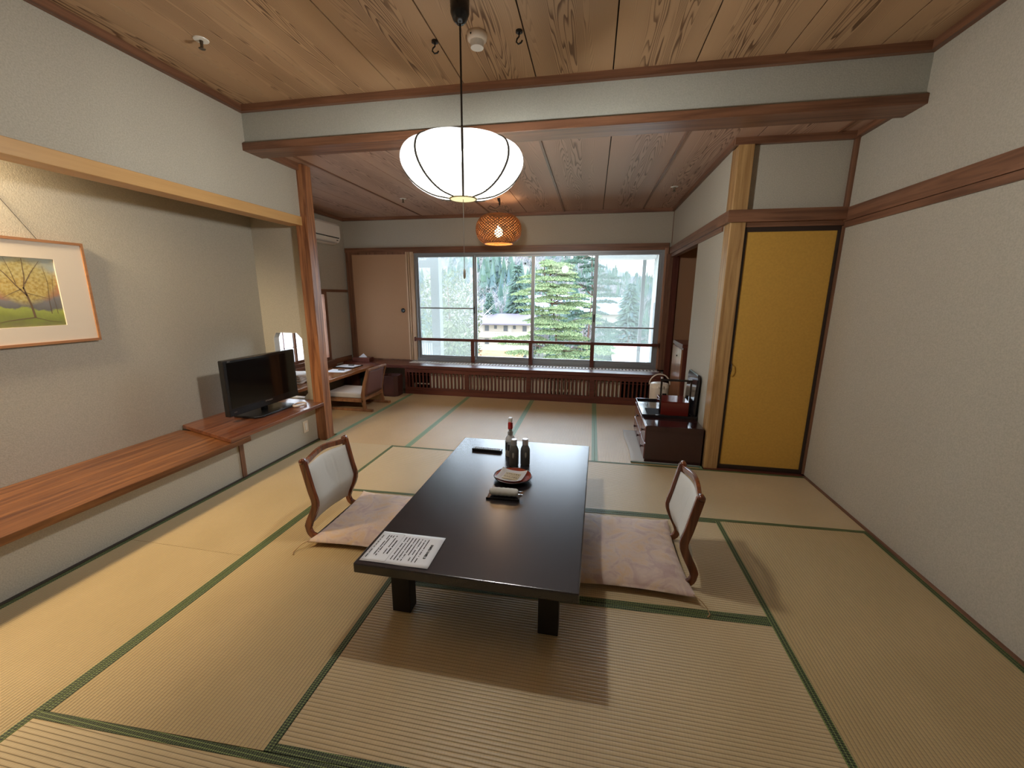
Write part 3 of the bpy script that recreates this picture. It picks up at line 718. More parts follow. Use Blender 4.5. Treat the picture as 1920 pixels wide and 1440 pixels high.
pic = thing('framed_painting', 'framed landscape painting of a yellow tree hung in the alcove', 'picture', (XT, 1.63, 1.50))
w_, h_ = .64, .32
f = MB(); f.box(.012, .034, -w_, w_, h_ - .016, h_); f.box(.012, .034, -w_, w_, -h_, -h_ + .016); f.box(.012, .034, -w_, -w_ + .014, -h_ + .016, h_ - .016); f.box(.012, .034, w_ - .014, w_, -h_ + .016, h_ - .016)
f.build('picture_frame', wood('frame_wood', (.30, .13, .05), (.42, .20, .08), 'Y'), pic)
m = MB()
m.box(.012, .026, -w_ + .014, w_ - .014, .205, h_ - .016); m.box(.012, .026, -w_ + .014, w_ - .014, -h_ + .016, -.205)
m.box(.012, .026, -w_ + .014, -.47, -.205, .205); m.box(.012, .026, .47, w_ - .014, -.205, .205)
m.build('mount_board', flat('mount', (.70, .62, .52), .8), pic)
def painting():
    m, n, l, b = nt('painting')
    t = n.new('ShaderNodeTexCoord'); s = n.new('ShaderNodeSeparateXYZ'); l.new(t.outputs['Object'], s.inputs[0])
    Y, Z = s.outputs[1], s.outputs[2]
    nz = n.new('ShaderNodeTexNoise'); nz.inputs['Scale'].default_value = 9; nz.inputs['Detail'].default_value = 6; l.new(t.outputs['Object'], nz.inputs['Vector'])
    n2 = n.new('ShaderNodeTexNoise'); n2.inputs['Scale'].default_value = 60; n2.inputs['Detail'].default_value = 4; l.new(t.outputs['Object'], n2.inputs['Vector'])
    wob = mth(n, l, 'MULTIPLY', mth(n, l, 'SUBTRACT', nz.outputs['Fac'], .5), .16)
    z = mth(n, l, 'ADD', mth(n, l, 'ADD', Z, wob), .205); z = mth(n, l, 'DIVIDE', z, .41)
    bands = ramp(n, l, z, [(0, (.17, .17, .05)), (.12, (.22, .27, .04)), (.24, (.34, .40, .07)), (.27, (.13, .13, .13)), (.40, (.19, .19, .20)), (.47, (.40, .19, .10)), (.62, (.42, .17, .13)), (.72, (.45, .42, .36)), (.85, (.38, .46, .46)), (1, (.44, .46, .36))])
    # crown of the tree: centre about y=.30, z=.05
    dy = mth(n, l, 'DIVIDE', mth(n, l, 'SUBTRACT', Y, .31), .17); dz = mth(n, l, 'DIVIDE', mth(n, l, 'SUBTRACT', Z, .07), .15)
    d = mth(n, l, 'ADD', mth(n, l, 'MULTIPLY', dy, dy), mth(n, l, 'MULTIPLY', dz, dz)); d = mth(n, l, 'ADD', d, mth(n, l, 'MULTIPLY', wob, 6.0))
    crown = ramp(n, l, d, [(.55, (.85, .85, .85)), (1.15, (0, 0, 0))])
    yel = ramp(n, l, n2.outputs['Fac'], [(.35, (.36, .27, .05)), (.5, (.55, .43, .10)), (.65, (.62, .55, .22))])
    c = mixc(n, l, crown, bands, yel)
    c = mixc(n, l, mth(n, l, 'MULTIPLY', n2.outputs['Fac'], .25), c, (.2, .15, .1))
    l.new(c, b.inputs['Base Color']); b.inputs['Roughness'].default_value = .6
    return m
canvas = B(.012, .018, -.47, .47, -.205, .205).build('painted_sheet', painting(), pic)
m = MB()
def lim(pts, w0, w1):
    n_ = len(pts)
    for j in range(n_ - 1):
        (ya, za), (yb, zb) = pts[j], pts[j + 1]; a = .62 * (w0 + (w1 - w0) * j / (n_ - 1)); b = .62 * (w0 + (w1 - w0) * (j + 1) / (n_ - 1))
        d = Vector((yb - ya, zb - za)).normalized(); px_, pz_ = -d.y, d.x
        i = len(m.v); m.v += [(.0185, ya + px_ * a, za + pz_ * a), (.0185, ya - px_ * a, za - pz_ * a), (.0185, yb - px_ * b, zb - pz_ * b), (.0185, yb + px_ * b, zb + pz_ * b)]; m.face((i, i + 1, i + 2, i + 3))
lim([(.325, -.15), (.32, -.08), (.31, -.02), (.30, .03)], .009, .006)
lim([(.31, -.02), (.27, .04), (.23, .11), (.17, .19)], .006, .002); lim([(.30, .02), (.315, .09), (.32, .2)], .005, .002); lim([(.31, .05), (.35, .12), (.40, .19)], .004, .001)
lim([(.30, .0), (.36, -.02), (.42, -.04)], .003, .001); lim([(.29, .02), (.25, .0), (.20, -.03)], .003, .001); lim([(.27, .05), (.26, .12), (.24, .2)], .003, .001)
lim([(.41, -.13), (.41, -.05), (.42, .06), (.41, .16)], .003, .001); lim([(.44, -.13), (.435, -.02), (.45, .1)], .002, .001)
lim([(.10, -.19), (.2, -.165), (.325, -.15)], .001, .004); lim([(.325, -.15), (.39, -.175), (.45, -.185)], .003, .001)
m.build('painted_tree', flat('paint_dark', (.15, .095, .05), .7), canvas)
for s_ in (-1, 1): m = MB(); m.tube([(.012, s_ * .42, .32), (.008, s_ * .22, .66)], .0018, 5); m.build('hanging_cord', INK, pic)

# ------------------------------------------------------------------ television
tv = thing('television', 'black flat television standing on the alcove shelf', 'television', (-3.02, 3.27, .405), 0)
tv.rotation_euler = (0, 0, radians(-1))
m = MB(); m.box(-.03, .022, -.415, .415, .055, .545); m.build('casing', BLACKP, tv, bevel=.008)
m = MB(); m.box(-.06, -.03, -.25, .25, .12, .45); m.build('rear_housing', BLACKP, tv, bevel=.01)
B(.022, .0235, -.385, .385, .125, .520).build('screen', TVSCR, tv)
m = MB(); m.hexa([(.022, -.41, .06), (.028, -.41, .062), (.028, .41, .062), (.022, .41, .06), (.022, -.41, .108), (.024, -.41, .112), (.024, .41, .112), (.022, .41, .108)]); m.build('lower_bezel', BLACKP, tv)
m = MB(); m.lathe([(.03, .01), (.028, .06), (.03, .12)], (-.02, 0, 0), 16); m.build('neck', BLACKP, tv, smooth=True)
m = MB(); m.prism([(-.12, -.25), (.10, -.25), (.14, -.20), (.14, .20), (.10, .25), (-.12, .25)], 'z', 0, .02); m.build('stand', BLACKP, tv, bevel=.005)
text('MITSUBISHI', 'lettering', .018, SILVER, tv, (.0255, .02, .105), (radians(90), 0, radians(90)))
text('REAL', 'lettering', .014, SILVER, tv, (.0245, -.36, .532), (radians(90), 0, radians(90)))
text('LCD36', 'lettering', .010, SILVER, tv, (.0285, -.36, .09), (radians(90), 0, radians(90)))
m = MB(); m.lathe([(.012, .0), (.012, .003)], (.12, .05, .021), 14); m.build('power_mark', SILVER, tv)
cb = thing('cable_coil', 'pale coiled cable lying at the right end of the television shelf', 'cable', (-2.84, 3.50, .405))
m = MB()
m.tube([(.05 * cos(a) * (1 + .1 * sin(3 * a)), .07 * sin(a), .008 + .01 * abs(sin(a * .7))) for a in [q * .35 for q in range(50)]], .006, 6); m.build('cable', flat('cable_white', (.65, .55, .48), .6), cb, smooth=True)
ot = thing('wall_outlet', 'cream power outlet low on the left wall beside the pillar', 'outlet', (XL, 3.50, .19))
B(0.0, .006, -.035, .035, -.06, .06).build('cover_plate', CREAM, ot, bevel=.002); B(.006, .010, -.015, .015, -.035, .035).build('socket', WHITE, ot)
# alcove lamp (behind the lintel)
al = thing('alcove_light', 'warm downlight behind the honey coloured lintel in the alcove', 'lamp', (-3.22, 1.20, 2.56))
m = MB(); m.lathe([(.05, -.05), (.06, 0)], (0, 0, 0), 20); m.build('housing', WHITE, al)
ld = bpy.data.lights.new('alcove_bulb', 'SPOT'); ld.energy = ALCOVE_W; ld.color = (1, .78, .50); ld.spot_size = radians(136); ld.spot_blend = .5; ld.shadow_soft_size = .16
lo = bpy.data.objects.new('alcove_bulb', ld); COL.objects.link(lo); lo.parent = al; lo.location = (0, 0, -.07); lo.rotation_euler = (radians(14), radians(22), 0)

# ------------------------------------------------------------------ pendant lamp
LX, LY, LZ = -.703, 2.25, 2.00
pl = thing('pendant_lamp', 'large lit white paper pendant lamp hanging over the table', 'pendant lamp', (LX, LY, LZ))
NR = 8
pl.rotation_euler = (0, 0, radians(-72.6))
def lampp(u, v):
    a = 2 * pi * u; 
    prof = [(.070, .004), (.165, .020), (.250, .064), (.304, .122), (.320, .176), (.304, .224), (.264, .252), (.215, .266)]
    t_ = v * (len(prof) - 1); i_ = min(int(t_), len(prof) - 2); fr_ = t_ - i_
    p0, p1, p2, p3 = [prof[min(max(i_ + q_, 0), len(prof) - 1)] for q_ in (-1, 0, 1, 2)]
    r, z = [.5 * (2 * p1[c_] + (p2[c_] - p0[c_]) * fr_ + (2 * p0[c_] - 5 * p1[c_] + 4 * p2[c_] - p3[c_]) * fr_ ** 2 + (3 * p1[c_] - p0[c_] - 3 * p2[c_] + p3[c_]) * fr_ ** 3) for c_ in (0, 1)]
    bulge = 1 - .045 * abs(cos(a * NR / 2)) ** 6 + .0
    sag = .006 * (1 - abs(cos(a * NR / 2)))
    return (r * bulge * cos(a), r * bulge * sin(a), z)
def shade_mat():
    m = bpy.data.materials.new('lamp_paper'); m.use_nodes = True; n = m.node_tree.nodes; l = m.node_tree.links; n.clear()
    o = n.new('ShaderNodeOutputMaterial'); e = n.new('ShaderNodeEmission'); e.inputs[0].default_value = (1, .985, .95, 1); e.inputs[1].default_value = LAMP_E
    tr_ = n.new('ShaderNodeBsdfTransparent'); tr_.inputs[0].default_value = (1, .99, .965, 1); mx_ = n.new('ShaderNodeMixShader'); mx_.inputs[0].default_value = .45
    l.new(e.outputs[0], mx_.inputs[1]); l.new(tr_.outputs[0], mx_.inputs[2]); l.new(mx_.outputs[0], o.inputs[0]); return m
tube = bpy.data.lights.new('pendant_tube', 'POINT'); tube.energy = PENDANT_W; tube.color = (1, .985, .95); tube.shadow_soft_size = .08
tubeo = bpy.data.objects.new('pendant_tube', tube); COL.objects.link(tubeo); tubeo.parent = pl; tubeo.location = (0, 0, .13)
m = MB(); m.grid(lampp, NR * 12, 21, True); m.build('lamp_shade', shade_mat(), pl, smooth=True)
RIB = flat('rib_wire', (.06, .055, .045), .6)
m = MB()
for q in range(NR):
    m.tube([Vector(lampp((q + 0.0) / NR, v / 21)) * 1.0 + Vector((.004 * cos(2 * pi * q / NR), .004 * sin(2 * pi * q / NR), 0)) for v in range(22)], .0058, 6)
m.build('ribs', RIB, pl)
m = MB(); m.tube([(.215 * cos(a), .215 * sin(a), .266) for a in [2 * pi * q / 40 for q in range(40)]], .004, 5, closed=True); m.build('top_ring', RIB, pl)
m = MB(); m.tube([(.070 * cos(a), .070 * sin(a), .002) for a in [2 * pi * q / 30 for q in range(30)]], .006, 5, closed=True); m.build('bottom_ring', flat('ring_gold', (.45, .38, .18), .5), pl)
m = MB(); m.lathe([(.068, -.002), (.066, .004)], (0, 0, 0), 28); m.build('bottom_cap', flat('cap_glow', (.75, .72, .5), .6, emit=(1, .90, .50), estr=.32), pl)
m = MB(); m.lathe([(.17, .215), (.165, .225), (.05, .245), (.03, .25)], (0, 0, 0), 32); m.build('uplight_blocker', flat('blocker_white', (.85, .85, .83), .5), pl, smooth=True)  # unseen disc added to block the tube's upward light from the ceiling
m = MB(); m.tube([(0, 0, .28), (.002, 0, .55), (-.001, 0, .80)], .005, 6); m.build('cord', BLACKP, pl)
m = MB(); m.lathe([(.030, .25), (.030, .29), (.012, .31)], (0, 0, 0), 14); m.build('socket_cap', WHITE, pl)
m = MB(); m.lathe([(.016, .800), (.034, .818), (.046, .845), (.048, .92)], (0, 0, 0), 24); m.build('ceiling_rose', BLACKP, pl, smooth=True)
m = MB(); m.tube([(.0, 0, -.002), (.008, 0, -.36)], .0019, 5); m.build('pull_cord', flat('cord_grey', (.35, .34, .32), .6), pl)
m = MB(); m.lathe([(.004, -.36), (.007, -.375), (.007, -.40), (.003, -.412)], (.009, 0, 0), 10); m.build('pull_knob', WHITE, pl, smooth=True)

# ------------------------------------------------------------------ rattan lamp
rl = thing('rattan_lamp', 'small round woven rattan pendant lamp near the window', 'pendant lamp', (-1.21, 5.34, 2.12))
RAT = flat('rattan', (.30, .125, .04), .6)
def ratp(u, v, o=0):
    a = 2 * pi * u; ph = -1.12 + v * 2.35
    r = .285 * max(.0, cos(ph)) ** .55; z = .19 + .185 * sin(ph)
    return ((r + o) * cos(a), (r + o) * sin(a), z)
m = MB(); NS = 38
for d in (1, -1):
    for q in range(NS):
        P = [Vector(ratp(q / NS + d * v / 24 * .34, v / 24, .003 * d)) for v in range(25)]
        i0 = len(m.v)
        for j, p in enumerate(P):
            tg = (P[min(j + 1, 24)] - P[max(j - 1, 0)]).normalized(); ct = (p - Vector((0, 0, .19))).normalized(); sd_ = tg.cross(ct).normalized() * .0060
            m.v += [tuple(p - sd_), tuple(p + sd_)]
        for j in range(24): m.face((i0 + 2 * j, i0 + 2 * j + 1, i0 + 2 * j + 3, i0 + 2 * j + 2))
m.build('woven_shade', RAT, rl, solid=.002)
m = MB(); m.tube([(ratp(q / 40, 0)[0], ratp(q / 40, 0)[1], ratp(0, 0)[2]) for q in range(40)], .008, 6, closed=True); m.build('rim', RAT, rl)
m = MB(); m.lathe([(.001, -.060), (.026, -.052), (.048, -.025), (.053, .0), (.044, .03), (.020, .055), (.014, .08)], (0, 0, .155), 22); m.build('bulb', flat('bulb_glow', (1, .9, .7), .4, emit=(1, .70, .36), estr=22), rl, smooth=True)
m = MB(); m.tube([(0, 0, .23), (0, 0, .38), (-.03, 0, .415), (-.10, 0, .43), (-.14, 0, .45), (-.11, 0, .475), (-.04, 0, .44), (.01, 0, .47), (.012, 0, .56)], .004, 6); m.build('cord', BLACKP, rl, smooth=True)
m = MB(); m.lathe([(.008, .48), (.012, .50), (.012, .53), (.005, .55)], (.012, 0, 0), 10); m.build('cord_clip', BLACKP, rl)
m = MB(); m.lathe([(.006, .52), (.02, .56)], (.0, 0, 0), 12); m.build('ceiling_hook', BLACKP, rl)
pd = bpy.data.lights.new('rattan_bulb', 'POINT'); pd.energy = RATTAN_W; pd.color = (1, .62, .32); pd.shadow_soft_size = .04
po = bpy.data.objects.new('rattan_bulb', pd); COL.objects.link(po); po.parent = rl; po.location = (0, 0, .07)

# ------------------------------------------------------------------ ceiling fittings
sd = thing('smoke_detector', 'round cream smoke detector on the main ceiling', 'smoke detector', (-.70, 2.55, ZC))
m = MB(); m.lathe([(.020, -.072), (.036, -.070), (.037, -.035)], (0, 0, 0), 24); m.build('sensor', WHITE, sd, smooth=False)
m = MB(); m.lathe([(.040, -.037), (.052, -.034), (.056, -.018), (.056, 0)], (0, 0, 0), 28); m.build('base', CREAM, sd, smooth=True)
m = MB(); m.lathe([(.006, -.026), (.009, -.018)], (-.02, -.045, 0), 8); m.build('indicator', BLACKP, sd)
hk = thing('ceiling_hook', 'black swivel hook on the ceiling left of the smoke detector', 'hook', (-.955, 2.57, ZC), .3, 'black ceiling hooks')
m = MB(); m.lathe([(.010, -.012), (.019, -.010), (.019, 0)], (0, 0, 0), 16); m.build('plate', BLACKP, hk)
m = MB(); m.tube([(0, 0, -.01), (0, 0, -.028), (-.012, 0, -.038), (-.016, 0, -.052), (-.004, 0, -.064), (.012, 0, -.060), (.020, 0, -.050)], .0042, 6); m.build('hook_arm', BLACKP, hk, smooth=True)
dup_tree(hk, (-.465, 2.565, ZC), -.2, 'black swivel hook on the ceiling right of the smoke detector')
sk = thing('sprinkler_head', 'small sprinkler head on the main ceiling above the left wall', 'sprinkler', (-2.27, 2.32, ZC), 0, 'ceiling sprinkler heads')
m = MB(); m.lathe([(.018, -.006), (.038, -.004), (.040, 0)], (0, 0, 0), 24); m.build('flange', WHITE, sk)
m = MB(); m.lathe([(.006, -.045), (.010, -.044), (.007, -.03), (.010, -.006)], (0, 0, 0), 12); m.build('nozzle', flat('brass_dark', (.12, .09, .06), .35, metal=.8), sk)
m = MB(); m.lathe([(.016, -.048), (.018, -.045)], (0, 0, 0), 12); m.build('deflector', MATS['brass_dark'], sk)
dup_tree(sk, (-2.40, 5.16, ZR), 0, 'small sprinkler head on the rear ceiling left of the rattan lamp')
dup_tree(sk, (.825, 5.12, ZR), 0, 'small sprinkler head on the rear ceiling near the right wall')

# ------------------------------------------------------------------ low table
TZ = .345
tbx = thing('low_table', 'long black lacquered low table in the middle of the mats', 'table', (-.487, 2.27, 0))
def tl(q): return [(x + .487, y - 2.27) for x, y in q]
m = MB(); m.slab(tl([(-.985, 1.436), (0.0, 1.436), (.026, 3.112), (-.990, 3.108)]), .297, TZ); m.build('tabletop', TABLE, tbx, bevel=.006, seg=3)
m = MB(); m.box(-.36, .36, -.66, .66, .255, .297); m.build('apron', BLACKP, tbx)
for x, y in ((-.885, 1.575), (-.178, 1.575), (-.885, 2.89), (-.178, 2.89)):
    m = MB(); m.box(x + .487, x + .487 + .092, y - 2.27, y - 2.27 + .07, 0, .297); m.build('leg', flat('table_leg', (.012, .010, .010), .45), tbx, bevel=.003)

# items on the table
rm = thing('remote_control', 'black remote control lying at the far left of the table', 'remote control', (-.735, 2.845, TZ), radians(-2))
m = MB(); m.box(-.115, .115, -.024, .024, 0, .020); m.build('body', BLACKP, rm, bevel=.005)
m = MB()
for i in range(14):
    for j in range(3): m.box(-.098 + i * .0145, -.098 + i * .0145 + .009, -.015 + j * .011, -.015 + j * .011 + .007, .020, .0225)
m.build('buttons', flat('button_grey', (.35, .36, .38), .4), rm)
sb = thing('spray_bottle', 'white spray bottle with a red trigger head on the table', 'bottle', (-.548, 2.80, TZ))
m = MB(); m.lathe([(.034, 0), (.037, .004), (.037, .115), (.034, .135), (.022, .155), (.016, .162)], (0, 0, 0), 28); m.build('bottle_body', flat('bottle_white', (.62, .64, .66), .3), sb, smooth=True)
m = MB(); m.lathe([(.0375, .045), (.0375, .115)], (0, 0, 0), 28, cap=False); m.build('label_band', flat('label_grey', (.42, .44, .48), .5), sb, smooth=True)
m = MB(); m.box(-.026, -.016, -.040, -.036, .055, .11); m.box(-.010, .002, -.0405, -.037, .050, .095); m.box(.006, .020, -.040, -.036, .03, .043); m.build('label_print', INK, sb)
m = MB(); m.lathe([(.019, .160), (.019, .185), (.013, .19), (.012, .205)], (0, 0, 0), 20); m.build('collar', flat('collar_grey', (.5, .52, .54), .4), sb)
RED = flat('trigger_red', (.50, .02, .02), .35)
m = MB(); m.box(-.016, .016, -.014, .016, .205, .255); m.prism([(-.045, .215), (-.030, .21), (-.018, .24), (-.014, .262), (-.03, .262)], 'x', -.008, .008); m.build('trigger', RED, sb, bevel=.003)
m = MB(); m.box(-.014, .014, -.022, .014, .255, .292); m.build('nozzle', flat('nozzle_white', (.8, .8, .8), .35), sb, bevel=.006)
def canb(loc, lb):
    t = thing('aluminium_bottle', lb, 'bottle', loc, 0, 'dark aluminium bottles on the table')
    m = MB(); m.lathe([(.028, 0), (.032, .004), (.033, .012), (.033, .105), (.031, .120), (.021, .142), (.019, .148)], (0, 0, 0), 28); m.build('bottle_body', flat('can_dark', (.12, .122, .122), .35, metal=.3), t, smooth=True)
    m = MB(); m.lathe([(.0195, .148), (.0205, .150), (.0205, .186), (.018, .190)], (0, 0, 0), 24); m.build('cap', flat('can_cap', (.62, .63, .68), .28, metal=.8), t)
    m = MB(); m.prism([(0, .060), (.006, .075), (.006, .098), (0, .105), (-.006, .098), (-.006, .075)], 'y', -.0345, -.030); m.build('emblem', flat('emblem_grey', (.45, .45, .42), .5), t)
    return t
c0 = canb((-.488, 2.627, TZ), 'dark aluminium bottle in front of the spray bottle')
dup_tree(c0, (-.413, 2.650, TZ), .25, 'dark aluminium bottle standing right of the other, clear of the spray bottle')
pt = thing('lacquer_dish', 'round red lacquer dish with a black rim on the table', 'dish', (-.452, 2.405, TZ))
m = MB(); m.lathe([(.05, 0), (.06, .004), (.10, .014), (.122, .026), (.118, .028), (.098, .018), (.055, .008), (.001, .008)], (0, 0, 0), 40, cap=False)
m.build('dish_body', flat('dish_red', (.36, .045, .018), .15, coat=.5), pt, smooth=True)
m = MB(); m.tube([(.1205 * cos(a), .1205 * sin(a), .027) for a in [2 * pi * q / 48 for q in range(48)]], .0035, 6, closed=True); m.build('rim', LACQ, pt, smooth=True)
m = MB(); m.lathe([(.048, -.0), (.058, .003), (.099, .013), (.122, .025)], (0, 0, -.0012), 40, cap=False); m.build('underside', LACQ, pt, smooth=True)
nk = thing('paper_liner', 'white paper sheet lying in the red lacquer dish', 'paper', (-.463, 2.40, TZ + .012), radians(-8))
m = MB(); m.grid(lambda u, v: (-.085 + .17 * u, -.08 + .16 * v, .002 + .018 * (abs(2 * u - 1) ** 2.5) * .9 + .012 * abs(2 * v - 1) ** 3), 12, 12); m.build('liner_sheet', PAPER, nk, smooth=True, solid=.001)
def packet(loc, lb, rz):
    t = thing('sweet_packet', lb, 'wrapped sweet', loc, rz, 'wrapped sweets in the dish')
    m = MB(); m.box(-.052, .052, -.022, .022, 0, .009); m.build('wrapper', flat('wrapper_cream', (.66, .60, .42), .4), t, bevel=.003)
    text('｢かりん｣こまち', 'lettering', .0135, flat('wrap_ink', (.12, .08, .03), .6), t, (0, 0, .0095), (0, 0, 0))
    return t
p0 = packet((-.458, 2.425, TZ + .016), 'cream wrapped sweet in the dish, nearer the bottles', radians(-10))
dup_tree(p0, (-.465, 2.378, TZ + .017), radians(-12), 'cream wrapped sweet in the dish, nearer the rolled towel')
tr = thing('towel_tray', 'small black tray under the rolled white towel', 'tray', (-.46, 2.165, TZ), radians(2))
m = MB(); m.box(-.095, .095, -.042, .042, 0, .005); m.box(-.098, .098, -.047, -.042, 0, .012); m.box(-.098, .098, .042, .047, 0, .012); m.build('tray_body', LACQ, tr)
tw = thing('rolled_towel', 'rolled white hand towel in clear wrap on a black tray', 'towel', (-.46, 2.168, TZ + .006), radians(2))
m = MB(); m.grid(lambda u, v: ((-.082 + .164 * u), (.027 + .0015 * sin(u * 30)) * cos(2 * pi * v) * (1 - .35 * abs(2 * u - 1) ** 8), .024 + .022 * sin(2 * pi * v) * (1 - .25 * abs(2 * u - 1) ** 8) + .001 * sin(u * 40 + v * 12)), 24, 20); m.build('towel_roll', flat('towel_white', (.84, .90, .92), .7), tw, smooth=True)
m = MB(); m.grid(lambda u, v: (.080 + .03 * u, (.014 + .014 * u) * cos(2 * pi * v) * (1 + .3 * sin(v * 25)), .024 + .008 * sin(2 * pi * v)), 3, 16); m.build('wrapper_end', glass_mat('clear_wrap'), tw, smooth=True)
pp = thing('printed_notice', 'white printed notice sheet at the near left corner of the table', 'paper', (-.806, 1.572, TZ), radians(0))
m = MB(); m.grid(lambda u, v: (-.162 + .322 * u, -.113 + .232 * v, .0012 + .003 * (u * v) + .0015 * abs(sin(u * 5)) * (1 - v)), 10, 10); m.build('sheet', PAPER, pp, smooth=True, solid=.0006)
# vertical Japanese writing: title column at the right, body columns towards the left
glyphs = []
for q, chh in enumerate('︽お客様へのお願い︾'):
    o = text(chh, 'lettering', .0135, INK, pp, (.118, .052 - q * .0118, .0045), (0, 0, 0), bold=.0003); glyphs.append(o)
me0 = bpy.data.meshes.new('lettering'); bmj = bmesh.new()
for o in glyphs:
    tmp_ = o.data.copy(); tmp_.transform(Matrix.Translation(o.location)); bmj.from_mesh(tmp_); bpy.data.meshes.remove(tmp_)
bmj.to_mesh(me0); bmj.free(); me0.materials.append(INK)
for o in glyphs: bpy.data.objects.remove(o, do_unlink=True)
tt = bpy.data.objects.new('lettering', me0); COL.objects.link(tt); tt.parent = pp
m = MB(); rnd = random.Random(3)
def column(x, y0, y1, w=.0042, dens=.86):
    y = y0
    while y > y1:
        g = .0062
        if rnd.random() < dens:
            ww = w * rnd.uniform(.75, 1.1)
            m.box(x - ww / 2, x + ww / 2, y - g * .70, y, .0035, .0046) if rnd.random() < .5 else (m.box(x - ww / 2, x + ww / 2, y - .0016, y, .0035, .0046), m.box(x - .0008, x + .0008, y - g * .72, y, .0035, .0046), m.box(x - ww / 2, x + ww / 2, y - g * .7, y - g * .55, .0035, .0046))
        y -= g
for q in range(8): column(.088 - q * .0165, .088, -.085 if q != 3 else -.05)
column(-.062, .055, -.045, .006); column(-.078, .09, -.05); column(-.094, .09, .075); column(-.106, .09, -.065); column(-.118, .09, -.06); column(-.146, .09, -.09, .004, .7)
m.build('body_print', INK, pp)
m = MB()
m.box(-.045, -.044, -.105, .105, .0035, .0042); m.box(-.155, -.1545, -.105, .105, .0035, .0042); m.box(-.155, -.045, -.105, -.1045, .0035, .0042); m.box(-.155, -.045, .1045, .105, .0035, .0042)
m.build('printed_box', flat('ink_grey', (.35, .35, .36), .7), pp)

# ------------------------------------------------------------------ legless chairs
def zaisu(loc, rot, lb):
    t = thing('legless_chair', lb, 'floor chair', loc, rot, 'legless floor chairs at the table')
    prof = [(-.028, .515), (-.011, .434), (.011, .331), (.030, .252), (.012, .19), (-.022, .12), (-.034, .075), (-.012, .030), (.06, .012)]
    for s_ in (-1, 1):
        y = s_ * .215
        m = MB()
        pts = []
        P_ = [Vector((x, 0, z)) for x, z in prof]
        for j in range(len(P_) - 1):
            for q in range(3):
                a = P_[max(j - 1, 0)]; b = P_[j]; c = P_[j + 1]; d = P_[min(j + 2, len(P_) - 1)]; u = q / 3
                pts.append(.5 * ((2 * b) + (c - a) * u + (2 * a - 5 * b + 4 * c - d) * u * u + (3 * b - a - 3 * c + d) * u ** 3))
        pts.append(P_[-1]); pts = [(p.x, y, p.z) for p in pts]
        m.bar(pts, .026, [.044 if i_ < 18 else .036 for i_ in range(len(pts))], (0, 1, 0)); m.build('back_post', CHAIRW, t, bevel=.005, smooth=False)
        m = MB(); m.lathe([(.004, -.02), (.017, -.015), (.017, .015), (.004, .02)], (-.030, y, .517), 14, 'y'); m.build('post_tip', CHAIRW, t, smooth=True)
    m = MB(); pts = []
    for q in range(17):
        u = q / 16; b_ = sin(pi * u) ** 2
        pts.append((-.026 - .022 * sin(pi * u), -.205 + .41 * u, .502 + .022 * b_))
    m.bar(pts, .034, .022, (0, 0, 1)); m.build('top_rail', CHAIRW, t, bevel=.004)
    def pad(u, v, o):
        y = -.198 + .396 * u; z = .085 + .388 * v
        ed = (1 - abs(2 * u - 1) ** 5) * (1 - abs(2 * v - 1) ** 6)
        px_ = None
        for (xa, za), (xb, zb) in zip(prof, prof[1:]):
            if zb <= z <= za: px_ = xb + (xa - xb) * (z - zb) / (za - zb)
        x = (px_ if px_ is not None else -.028) - .026 * sin(pi * u)
        crease = -.003 * max(0, 1 - abs((u - .5 - .10 * sin(6 * v)) / .02)) - .003 * max(0, 1 - abs((u - .58 - .06 * v) / .02)) if o > 0 and .35 < v < .95 else 0
        return (x + o * (.004 + .018 * ed) + crease, y, z + .012 * sin(pi * u) * (1 if v > .5 else 0) * (v - .5) * 2)
    m = MB(); m.grid(lambda u, v: pad(u, v, 1), 40, 20); m.grid(lambda u, v: pad(u, v, -.6), 40, 20)
    n = 41 * 21
    edge = [(a * 21) for a in range(41)] + [40 * 21 + b for b in range(1, 21)] + [a * 21 + 20 for a in range(39, -1, -1)] + [b for b in range(19, 0, -1)]
    for a, b in zip(edge, edge[1:] + edge[:1]): m.face((a, b, n + b, n + a))
    m.build('back_pad', PADW, t, smooth=True)
    m = MB(); m.box(-.01, .45, -.225, .225, .002, .018); m.build('seat_board', flat('seat_black', (.02, .016, .014), .5), t, bevel=.004)
    return t
zaisu((-1.640, 2.245, 0), 0, 'legless wooden floor chair with pale backrest, left of the table')
zaisu((.548, 2.245, 0), pi, 'legless wooden floor chair with pale backrest, right of the table')
